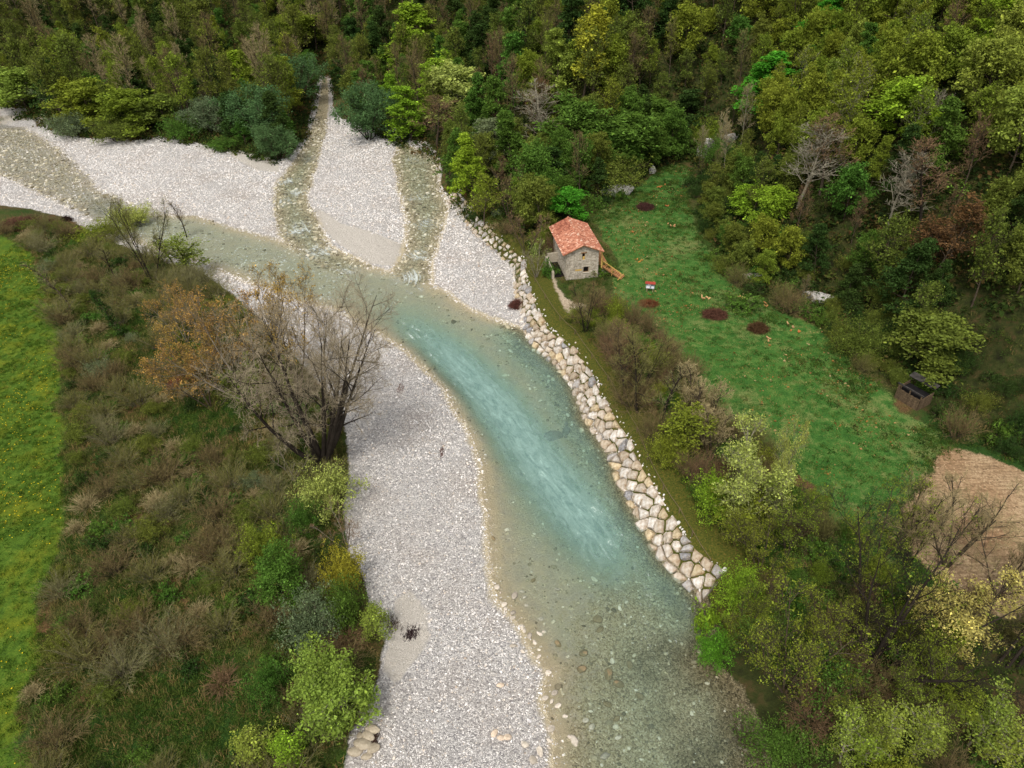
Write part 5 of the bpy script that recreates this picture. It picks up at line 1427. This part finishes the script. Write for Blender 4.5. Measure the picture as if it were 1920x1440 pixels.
C('bare', 1520, 290, 13, 100, 'palebark', 'palebark', "whitish bare tree on the slope right of the clearing", idx=0)
C('bare', 1560, 270, 12, 80, 'redtwig', 'bark', "reddish bare tree right of the whitish bare one", idx=1)
C('bare', 1690, 345, 13, 75, 'palebark', 'palebark', "slender silvery bare tree on the dark slope", idx=2)
C('bare', 1760, 320, 13, 90, 'redtwig', 'darkbark', "dark bare tree right of the slender silvery one", idx=3)
C('sparse', 1740, 450, 9, 60, 'rust', 'bark', "rust brown dead ivy tree on the dark slope", idx=0)
C('sparse', 1790, 430, 11, 90, 'rust', 'bark', "taller rust brown tree right beside the dead ivy tree", idx=1)
C('bush', 1620, 630, 5, 90, 'olive', 'bark', "olive bush hanging into the clearing below the slope")
C('broad', 1755, 640, 8, 120, 'olive', 'bark', "olive leafed tree above the plank hut", idx=2)
C('lowbush', 1400, 565, 2, 70, 'green', 'bark', "low green bush by the flat grey ledge")
C('bare_multi', 1765, 200, 7, 50, 'palebark', 'palebark', "small silver white bare tree on the upper right slope", idx=1)

# ------------------------------------------------------------------ the woods: every tree its own thing
HERO_XY = np.array([a[1][:2] for a in ALLTREES])
def palette(px, py, rs):
    """what grows at this place of the wood: (kind, leaf colour, bark, height)"""
    r = rs.rand()
    def pick(opts):
        s = sum(o[0] for o in opts); v = rs.rand() * s
        for o in opts:
            v -= o[0]
            if v <= 0: return o[1:]
        return opts[-1][1:]
    if px < 640 and py < 300:
        return pick([(4, 'sparse', 'olive', 'bark', 15), (3, 'sparse', 'yolive', 'bark', 14), (1.6, 'bare', 'browntwig', 'darkbark', 17), (1.6, 'bare', 'tantwig', 'bark', 17), (1.4, 'broad', 'green', 'bark', 10), (1.6, 'layer', 'dark', 'bark', 12), (0.8, 'tall', 'olive', 'bark', 16), (0.5, 'layer', 'yolive', 'bark', 12)])
    if px < 1000:
        if py < 120: return pick([(3, 'layer', 'dark', 'bark', 15), (2, 'sparse', 'olive', 'bark', 15), (2, 'bare', 'browntwig', 'bark', 15), (1.5, 'layer', 'green', 'bark', 14)])
        return pick([(2, 'sparse', 'olive', 'bark', 12), (2, 'bare', 'browntwig', 'bark', 13), (1, 'bare', 'redtwig', 'bark', 12), (1.5, 'layer', 'green', 'bark', 12), (1, 'broad', 'olive', 'bark', 11), (.7, 'layer', 'lime', 'bark', 12)])
    if px < 1290:
        if py < 190: return pick([(1.6, 'bare', 'olivetwig', 'bark', 14), (.8, 'bare', 'browntwig', 'bark', 13), (3, 'sparse', 'olive', 'bark', 13), (1.5, 'sparse', 'yolive', 'bark', 13), (1, 'layer', 'dark', 'bark', 13), (.7, 'broad', 'yolive', 'bark', 11)])
        return pick([(2.5, 'broad', 'green', 'bark', 10), (2, 'broad', 'olive', 'bark', 10), (1, 'sparse', 'yolive', 'bark', 11), (1, 'bare', 'browntwig', 'bark', 11), (1, 'layer', 'dark', 'bark', 10)])
    if py < 290:
        if px < 1400: return pick([(2, 'bare', 'tantwig', 'palebark', 11), (1.5, 'bare', 'olivetwig', 'bark', 11), (1.5, 'sparse', 'olive', 'bark', 10), (1, 'broad', 'green', 'bark', 9), (.6, 'broad', 'yolive', 'bark', 9)])
        return pick([(3.6, 'broad', 'yolive', 'bark', 10), (1.5, 'sparse', 'yolive', 'bark', 12), (1.0, 'tall', 'yolive', 'bark', 12), (1.2, 'layer', 'yolive', 'bark', 10), (2.2, 'broad', 'olive', 'bark', 9), (1.2, 'sparse', 'yolive', 'palebark', 11), (.5, 'bare', 'redtwig', 'bark', 10), (1, 'broad', 'yl', 'bark', 10), (.8, 'layer', 'green', 'bark', 9), (.5, 'broad', 'lime', 'bark', 9)])
    if px < 1500:
        return pick([(2, 'broad', 'olive', 'bark', 8), (1.5, 'broad', 'yolive', 'bark', 8), (1.6, 'broad', 'green', 'bark', 8), (1, 'sparse', 'olive', 'bark', 9), (.8, 'layer', 'dark', 'bark', 8)])
    return pick([(2, 'layer', 'dark', 'bark', 9), (2, 'broad', 'green', 'bark', 9), (2, 'sparse', 'olive', 'bark', 10), (1.6, 'bare', 'browntwig', 'greybark', 10), (1, 'bare', 'redtwig', 'bark', 10), (1, 'broad', 'olive', 'bark', 8)])  # lower right slope: its shading is put into darker leaf colours

def woods():
    rs = np.random.RandomState(77)
    n = 26000
    y = rs.uniform(70, 345, n); x = rs.uniform(-1, 1, n) * (y * 0.78 + 25)
    z = hgt(x, y)
    fm = grid_val(forest_m * cut, x, y); gr = grid_val(grv, x, y)
    sd = grid_val(SCORR, x, y)
    ok = (fm > 0.6) & (gr < 0.1) & (sd > 2.0) & (grid_val(hil_sd, x, y) > -70)
    P = np.stack([x, y, z], -1)[ok]
    Q, d = proj(P + np.array([0, 0, 6.0]))
    m = (Q[:, 0] > -220) & (Q[:, 0] < 2190) & (Q[:, 1] > -130) & (Q[:, 1] < 960)
    P, Q = P[m], Q[m]
    placed = [tuple(h) + (3.4,) for h in HERO_XY]
    arr = np.array(placed)
    count = 0
    for p, q in zip(P, Q):
        if q[1] > 790 and q[0] < 1650: continue
        if 1780 < q[0] < 1935 and q[1] > 770: continue
        r = 4.6 if q[0] < 1000 else 3.5
        if p[1] > 230: r = 5.6
        if (((arr[:, 0] - p[0]) ** 2 + (arr[:, 1] - p[1]) ** 2) < (np.maximum(arr[:, 2], r)) ** 2).any(): continue
        k, leaf, bark, H = palette(q[0], q[1], rs)
        H = H * rs.uniform(0.66, 1.36)
        near_edge = grid_val(hil_sd, p[:1], p[1:2])[0] > -5 and q[0] > 1290
        if near_edge: H *= 0.62
        pr = KIND[k][0]
        grow(k, p, H, 2 * pr['R'] * H / pr['H'] * rs.uniform(0.9, 1.15), leaf, bark, None, None)
        arr = np.vstack([arr, [p[0], p[1], r]]); count += 1
        if count >= 880: break
    return count
N_WOOD = woods()

# ------------------------------------------------------------------ scrub of the left bank and the bushes of the right bank
def thicket(n, region, picks, rs, rmin, avoid=2.0):
    x0, x1, y0, y1, test = region
    out = []; tries = 0
    hx = np.array([a[1][:2] for a in ALLTREES])
    while len(out) < n and tries < 9000:
        tries += 1
        x, y = rs.uniform(x0, x1), rs.uniform(y0, y1)
        z = float(hgt(x, y)); q, d = proj((x, y, z + 1.0))
        if d[0] < 0 or not (-160 < q[0][0] < 2100 and -40 < q[0][1] < 1600): continue
        if not test(x, y, q[0]) or not open_ground(x, y): continue
        if out and min((x - a) ** 2 + (y - b) ** 2 for a, b in out) < rmin ** 2: continue
        if ((hx - (x, y)) ** 2).sum(1).min() < avoid ** 2: continue
        k, leaf, bark, H, W = picks(q[0], rs)
        s = rs.uniform(.7, 1.3)
        grow(k, np.array([x, y, z]), H * s, W * s * rs.uniform(.9, 1.15), leaf, bark)
        out.append((x, y))
    return len(out)
def gv_(A, x, y): return grid_val(A, np.array([x]), np.array([y]))[0]
rs = np.random.RandomState(88)
def left_pick(q, rs):
    opts = [('twiggy', 'olivetwig', 'greybark', 2.8, 4.4), ('twiggy', 'greytwig', 'greybark', 2.5, 4.0), ('twiggy', 'browntwig', 'bark', 2.8, 4.2), ('bush', 'olive', 'bark', 1.7, 3.0), ('straw', 'tantwig', 'tantwig', 1.2, 2.8), ('lowbush', 'green', 'bark', 1.0, 2.4), ('straw', 'redtwig', 'redtwig', 1.1, 2.8), ('lowbush', 'dark', 'bark', 1.2, 2.6), ('bush', 'greygreen', 'greybark', 1.8, 2.8)]
    wts = np.array([4.0, 1.6, 1.0, 2.4, 1.4, 2.0, .2, 1.4, .5])
    if q[0] > 430: wts = np.array([1.5, 1, 1.5, 2.2, 1.4, 1.6, .6, 1.6, 1.6])
    return opts[rs.choice(9, p=wts / wts.sum())]
N_L = thicket(300, (-100, 0, 22, 128, lambda x, y, q: gv_(mead, x, y) < .12 and gv_(SCORR, x, y) > 1.5 and gv_(fresh_m, x, y) < .75), left_pick, rs, 1.9, 1.2)
def right_pick(q, rs):
    opts = [('twiggy', 'browntwig', 'bark', 3.2, 3.6), ('twiggy', 'redtwig', 'bark', 3.0, 3.2), ('bush', 'yolive', 'bark', 2.6, 3.2), ('bush', 'green', 'bark', 2.4, 3.0), ('twiggy', 'olivetwig', 'bark', 3.0, 3.4), ('lowbush', 'green', 'bark', 1.3, 2.6)]
    wts = np.array([2, 1.4, 1, .5, 1.6, .5]) if q[1] < 840 else np.array([1.6, 1.0, 1.7, 2.0, 1.6, 1.8])
    return opts[rs.choice(6, p=wts / wts.sum())]
N_R = thicket(150, (2, 70, 22, 112, lambda x, y, q: gv_(clr, x, y) < .25 and gv_(fld, x, y) < .1 and gv_(pth, x, y) < .1 and gv_(hil_sd, x, y) > 1 and gv_(SCORR, x, y) > 2.0 and gv_(riptop, x, y) > 5.2 and x > 0 and not (1030 < q[0] < 1170 and q[1] < 560) and not (q[0] > 1760 and 1190 < q[1] < 1330) and gv_(forest_m, x, y) * (q[1] < 700) < .5), right_pick, rs, 2.1, 1.4)
def edge_pick(q, rs):
    opts = [('lowbush', 'green', 'bark', 1.6, 3.2), ('lowbush', 'dark', 'bark', 1.7, 3.2), ('bush', 'olive', 'bark', 2.4, 3.2), ('bush', 'dark', 'bark', 2.4, 3.0)]
    return opts[rs.randint(4)]
N_E = thicket(110, (-5, 95, 55, 135, lambda x, y, q: -9 < gv_(hil_sd, x, y) < 1.0 and gv_(clr, x, y) < .5 and gv_(fld, x, y) < .05), edge_pick, rs, 1.9, 1.0)

# ------------------------------------------------------------------ grass, weeds and undergrowth (stuff)
def tuft_mat(name, stops):
    t = NT(name); oi = t.node("ShaderNodeObjectInfo"); p = t.pos()
    sz = t.node("ShaderNodeSeparateXYZ"); t.put(sz.inputs[0], p)
    c = t.ramp(oi.outputs['Random'], stops)
    d = t.node("ShaderNodeBsdfDiffuse"); t.l.new(c, d.inputs[0]); tr = t.node("ShaderNodeBsdfTranslucent"); t.l.new(c, tr.inputs[0])
    m = t.node("ShaderNodeMixShader"); m.inputs[0].default_value = 0.3
    t.l.new(d.outputs[0], m.inputs[1]); t.l.new(tr.outputs[0], m.inputs[2]); t.l.new(m.outputs[0], t.out.inputs[0])
    return t.m
def tuft(rs, n, h, r, w_, lean, mat):
    a = rs.uniform(0, 6.28, n); u = np.sqrt(rs.rand(n)) * r
    b = np.stack([np.cos(a) * u, np.sin(a) * u, np.zeros(n)], -1)
    az = rs.uniform(0, 6.28, n); l = rs.uniform(0.1, lean, n); hh = h * rs.uniform(.5, 1.1, n)
    tip = b + np.stack([np.cos(az) * np.sin(l) * hh, np.sin(az) * np.sin(l) * hh, np.cos(l) * hh], -1)
    s = np.stack([-np.sin(az), np.cos(az), 0 * az], -1) * w_
    mid = b * .45 + tip * .55 + np.array([0, 0, 1]) * (hh * .08)[:, None]
    V = np.stack([b - s * .6, b + s * .6, mid + s * .5, tip, mid - s * .5], 1).reshape(-1, 3)
    i = np.arange(n)[:, None] * 5
    return mesh_np("tuft", V, [i + np.array([[0, 1, 2, 4]]), i + np.array([[4, 2, 3]])], [mat])
def leafclump(rs, n, r, h, size, mat):
    C0 = np.stack([rs.normal(0, r * .5, n), rs.normal(0, r * .5, n), np.abs(rs.normal(0, h * .5, n))], -1)
    V, Q, T = leaf_quads(rs, C0, 1, .05, size, .9)
    return mesh_np("leaf_clump", V, [Q], [mat])
rs = np.random.RandomState(99)
T_MEAD = tuft_mat("meadow_blade", [(0, lin((42, 68, 22))), (.5, lin((72, 102, 32))), (.85, lin((106, 124, 44))), (1, lin((142, 134, 60)))])
T_CLR = tuft_mat("clearing_blade", [(0, lin((40, 76, 30))), (.55, lin((70, 114, 46))), (.8, lin((112, 124, 62))), (1, lin((164, 148, 98)))])
T_SCR = tuft_mat("scrub_blade", [(0, lin((46, 66, 26))), (.4, lin((78, 96, 40))), (.7, lin((112, 110, 60))), (.88, lin((136, 116, 76))), (1, lin((164, 138, 90)))])
T_DRY = tuft_mat("dry_leaf", [(0, lin((120, 84, 50))), (.5, lin((176, 128, 70))), (1, lin((200, 176, 130)))])
T_UND = tuft_mat("undergrowth_leaf", [(0, lin((36, 50, 26))), (.4, lin((58, 76, 34))), (.75, lin((86, 96, 44))), (1, lin((104, 80, 52)))])
T_FRESH = tuft_mat("fresh_leaf", [(0, lin((46, 68, 28))), (.5, lin((68, 92, 36))), (1, lin((98, 118, 50)))])
def spread(name, n, box, test, protos, lo, hi, label, seed):
    rs = np.random.RandomState(seed)
    P = sample(n, *box, rs, 190)
    P = P[test(P[:, 0], P[:, 1], rs) & open_ground(P[:, 0], P[:, 1])]; m = len(P)
    s = rs.uniform(lo, hi, m)
    return scatter(name, P - [0, 0, .03], np.stack([s, s, s * rs.uniform(.7, 1.2, m)], -1), np.stack([0 * s, 0 * s, rs.uniform(0, 6.28, m)], -1), protos, label, seed)
G = grid_val
spread("meadow_grass", 90000, (-90, -20, 20, 125), lambda x, y, r: (G(mead, x, y) > .4) & (r.rand(len(x)) < .25 + 1.2 * np.clip(fbm(x, y, 3) - .3, 0, 1)), [tuft(rs, 16, .26, .28, .03, 1.0, T_MEAD) for _ in range(5)], .6, 1.35, "bright green meadow grass along the left edge", 1)
spread("clearing_grass", 120000, (5, 80, 40, 150), lambda x, y, r: (G(clr, x, y) > .5) & (G(pth, x, y) < .3) & (r.rand(len(x)) < .2 + .9 * np.clip(fbm(x, y, 4) - .3, 0, 1)), [tuft(rs, 14, .20, .28, .03, 1.1, T_CLR) for _ in range(5)], .5, 1.3, "short patchy grass of the clearing beside the stone house", 2)
spread("clearing_herbs", 60000, (5, 80, 40, 150), lambda x, y, r: (G(clr, x, y) > .3) & (G(pth, x, y) < .3) & (r.rand(len(x)) < .75 * np.clip(1 - np.maximum(G(hil_sd, x, y), 0) / 11, 0, 1) * np.clip(3.2 * fbm(x, y, 4) - .9, 0, 1) + .05), [leafclump(rs, 46, .55, .22, .11, T_UND if k % 2 else T_FRESH) for k in range(4)], .5, 1.2, "dark low herbs creeping into the clearing from the wood edge", 12)
spread("fallen_leaves", 30000, (5, 80, 40, 150), lambda x, y, r: (G(clr, x, y) > .4) & (r.rand(len(x)) < .35 * np.clip(4 * fbm(x, y, 6) - 1.8, 0, 1)), [leafclump(rs, 5, .5, .02, .16, T_DRY)], .6, 1.4, "dry brown and orange leaves lying on the clearing", 13)
spread("scrub_grass", 190000, (-120, 2, 18, 132), lambda x, y, r: (G(mead, x, y) < .5) & (G(grv, x, y) < .2) & (G(SCORR, x, y) < 60) & (r.rand(len(x)) < .25 + 1.1 * np.clip(fbm(x, y, 5) - .3, 0, 1)), [tuft(rs, 18, .62, .40, .028, 1.15, T_SCR) for _ in range(7)], .45, 1.3, "rough dead and green grass between the shrubs of the left bank", 3)
spread("scrub_herbs", 110000, (-120, 2, 18, 132), lambda x, y, r: (G(mead, x, y) < .3) & (G(grv, x, y) < .1) & (r.rand(len(x)) < .10 + .6 * G(fresh_m, x, y)), [leafclump(rs, 60, .6, .30, .10, T_FRESH) for _ in range(5)], .5, 1.2, "fresh green herbs covering the ground under the left scrub", 4)
spread("bank_undergrowth", 70000, (0, 95, 18, 125), lambda x, y, r: (G(clr, x, y) < .2) & (G(fld, x, y) < .05) & (G(pth, x, y) < .1) & (G(SCORR, x, y) > 4.6) & (r.rand(len(x)) < .30 + .5 * G(fresh_m, x, y)), [leafclump(rs, 50, .6, .45, .12, T_FRESH if k < 2 else T_UND) for k in range(5)] + [tuft(rs, 18, .5, .4, .03, 1.1, T_SCR) for _ in range(2)], .5, 1.25, "low herbs and grass under the trees of the right bank", 5)
spread("wood_undergrowth", 90000, (-190, 150, 70, 300), lambda x, y, r: (G(forest_m * cut, x, y) > .5) & (r.rand(len(x)) < .55), [leafclump(rs, 26, 1.0, .9, .32, T_UND) for _ in range(5)], .7, 1.9, "leafy undergrowth covering the floor of the woods", 6)
M_DAND = simple("dandelion", (196, 170, 20), (226, 200, 40), 3)
hd = MB(); hd.poly([(math.cos(k) * .09, math.sin(k) * .09, .2) for k in np.arange(6) * PI / 3] + [(0, 0, .25)], [(k, (k + 1) % 6, 6) for k in range(6)])
spread("dandelion_flowers", 90000, (-90, -20, 20, 125), lambda x, y, r: (G(mead, x, y) > .7) & (r.rand(len(x)) < 0.8 * np.clip(fbm(x, y, 9) - .42, 0, 1)), [hd.mesh("dandelion", M_DAND)], .35, .8, "yellow dandelions dotted over the left meadow", 7)
print("WOOD", N_WOOD, "LEFT", N_L, "RIGHT", N_R, "EDGE", N_E, "ROCKS", N_ROCKS)

# ------------------------------------------------------------------ names of place for the many trees and bushes
ADJ = dict(olive='olive', yolive='yellow olive', lime='lime green', vivid='vivid green', green='mid green', dark='dark green', bluegreen='blue green', greygreen='grey green', pale='pale green', yellow='yellow', cream='cream', orange='orange',
           rust='rusty', yl='yellow green', browntwig='brown', tantwig='tan', redtwig='reddish', olivetwig='olive grey', greytwig='grey', palebark='whitish', ashtwig='ash grey')
NOUN = dict(broad='rounded tree', layer='tiered tree', sparse='thin leafing tree', tall='narrow tree', bare='bare tree', bare_multi='bare tree', bush='leafy bush', lowbush='low bush', twiggy='twiggy shrub', straw='dry weed clump')
ORD = ['', 'second', 'third', 'fourth', 'fifth', 'sixth', 'seventh', 'eighth', 'ninth', 'tenth', 'eleventh', 'twelfth', 'thirteenth', 'fourteenth', 'fifteenth', 'sixteenth']
def place_of(px, py, x, y):
    if px < 720 and py > 360 and x < 0 and y < 130:
        return "by the upper meadow bend" if py < 560 else "in the upper near scrub" if py < 760 else "in the middle near scrub" if py < 1000 else "in the lower near scrub" if py < 1220 else "in the bottom edge scrub"
    if px > 900 and py > 560 and px - 1000 < (py - 400) * 1.35 and y < 100:
        return "behind the upper stone bank" if py < 720 else "between stone bank and clearing" if py < 900 else "below the clearing by the field" if py < 1120 else "under the great bare tree" if py < 1290 else "in the bottom corner thicket"
    if px < 330: return "in the high wood behind yellow bushes" if py < 110 else "in the wood above the upper gravel"
    if px < 640: return "in the high wood above the willows" if py < 110 else "in the wood beside the willows"
    if px < 850: return "in the wood top beyond the island" if py < 110 else "in the wood behind the island"
    if px < 1050: return "in the top of the middle wood" if py < 130 else "in the wood above the stone bank"
    if px < 1290: return "in the wood top over the house" if py < 130 else "in the wood behind the house"
    if px < 1500: return "on the slope top over the gap" if py < 130 else "on the slope beside the gap" if py < 300 else "at the slope foot above the clearing"
    if px < 1710: return "on the top of the wide slope" if py < 130 else "on the slope by the whitish tree" if py < 300 else "on the slope above the low ledge" if py < 520 else "at the slope foot by the ledge"
    return "on the slope in the top corner" if py < 130 else "on the slope above rust brown trees" if py < 300 else "on the slope among rust brown trees" if py < 520 else "on the slope above the plank hut" if py < 760 else "along the ploughed field"
groups = {}
for r, p, H, R, kind, leaf, hero in ALLTREES:
    if r.get('label'): continue
    q = proj(p + np.array([0, 0, H * .6]))[0][0]
    groups.setdefault((leaf, kind, place_of(q[0], q[1], p[0], p[1])), []).append((q[0], q[1], r))
for (leaf, kind, pl), lst in sorted(groups.items()):
    def emit(sub, extra):
        sub.sort(key=lambda e: e[0])
        for i, (a, b, r) in enumerate(sub):
            base = f"{ADJ[leaf]} {NOUN[kind]}"
            if len(sub) == 1: lab = f"{extra}{base} {pl}"
            elif i == 0: lab = f"leftmost {extra}{base} {pl}"
            elif i == len(sub) - 1 and len(sub) > 2: lab = f"rightmost {extra}{base} {pl}"
            else: lab = f"{extra}{base} {pl}, {ORD[min(i, 15)]} from left"
            r['label'] = lab; r['group'] = f"{NOUN[kind]}s {pl}"
    lst.sort(key=lambda e: e[1])
    names = ['', ] if len(lst) <= 5 else ['higher ', 'lower '] if len(lst) <= 14 else ['topmost ', 'higher ', 'lower ', 'nearest ']
    k = math.ceil(len(lst) / len(names))
    for i, nm in enumerate(names):
        if lst[i * k:(i + 1) * k]: emit(lst[i * k:(i + 1) * k], nm)
cl_m = tuft_mat("soil_clod", [(0, lin((112, 92, 70))), (.5, lin((150, 126, 98))), (1, lin((196, 172, 138)))])
rs = np.random.RandomState(71)
spread("soil_clods", 60000, (20, 95, 30, 90), lambda x, y, r: (G(fld, x, y) > .5) & (r.rand(len(x)) < .8), [mesh_np("clod", *(lambda vf: (vf[0], [vf[1]]))(ico(rs, 0, .6)), [cl_m]) for _ in range(5)], .04, .16, "dry clods and pale stones on the ploughed field", 8)
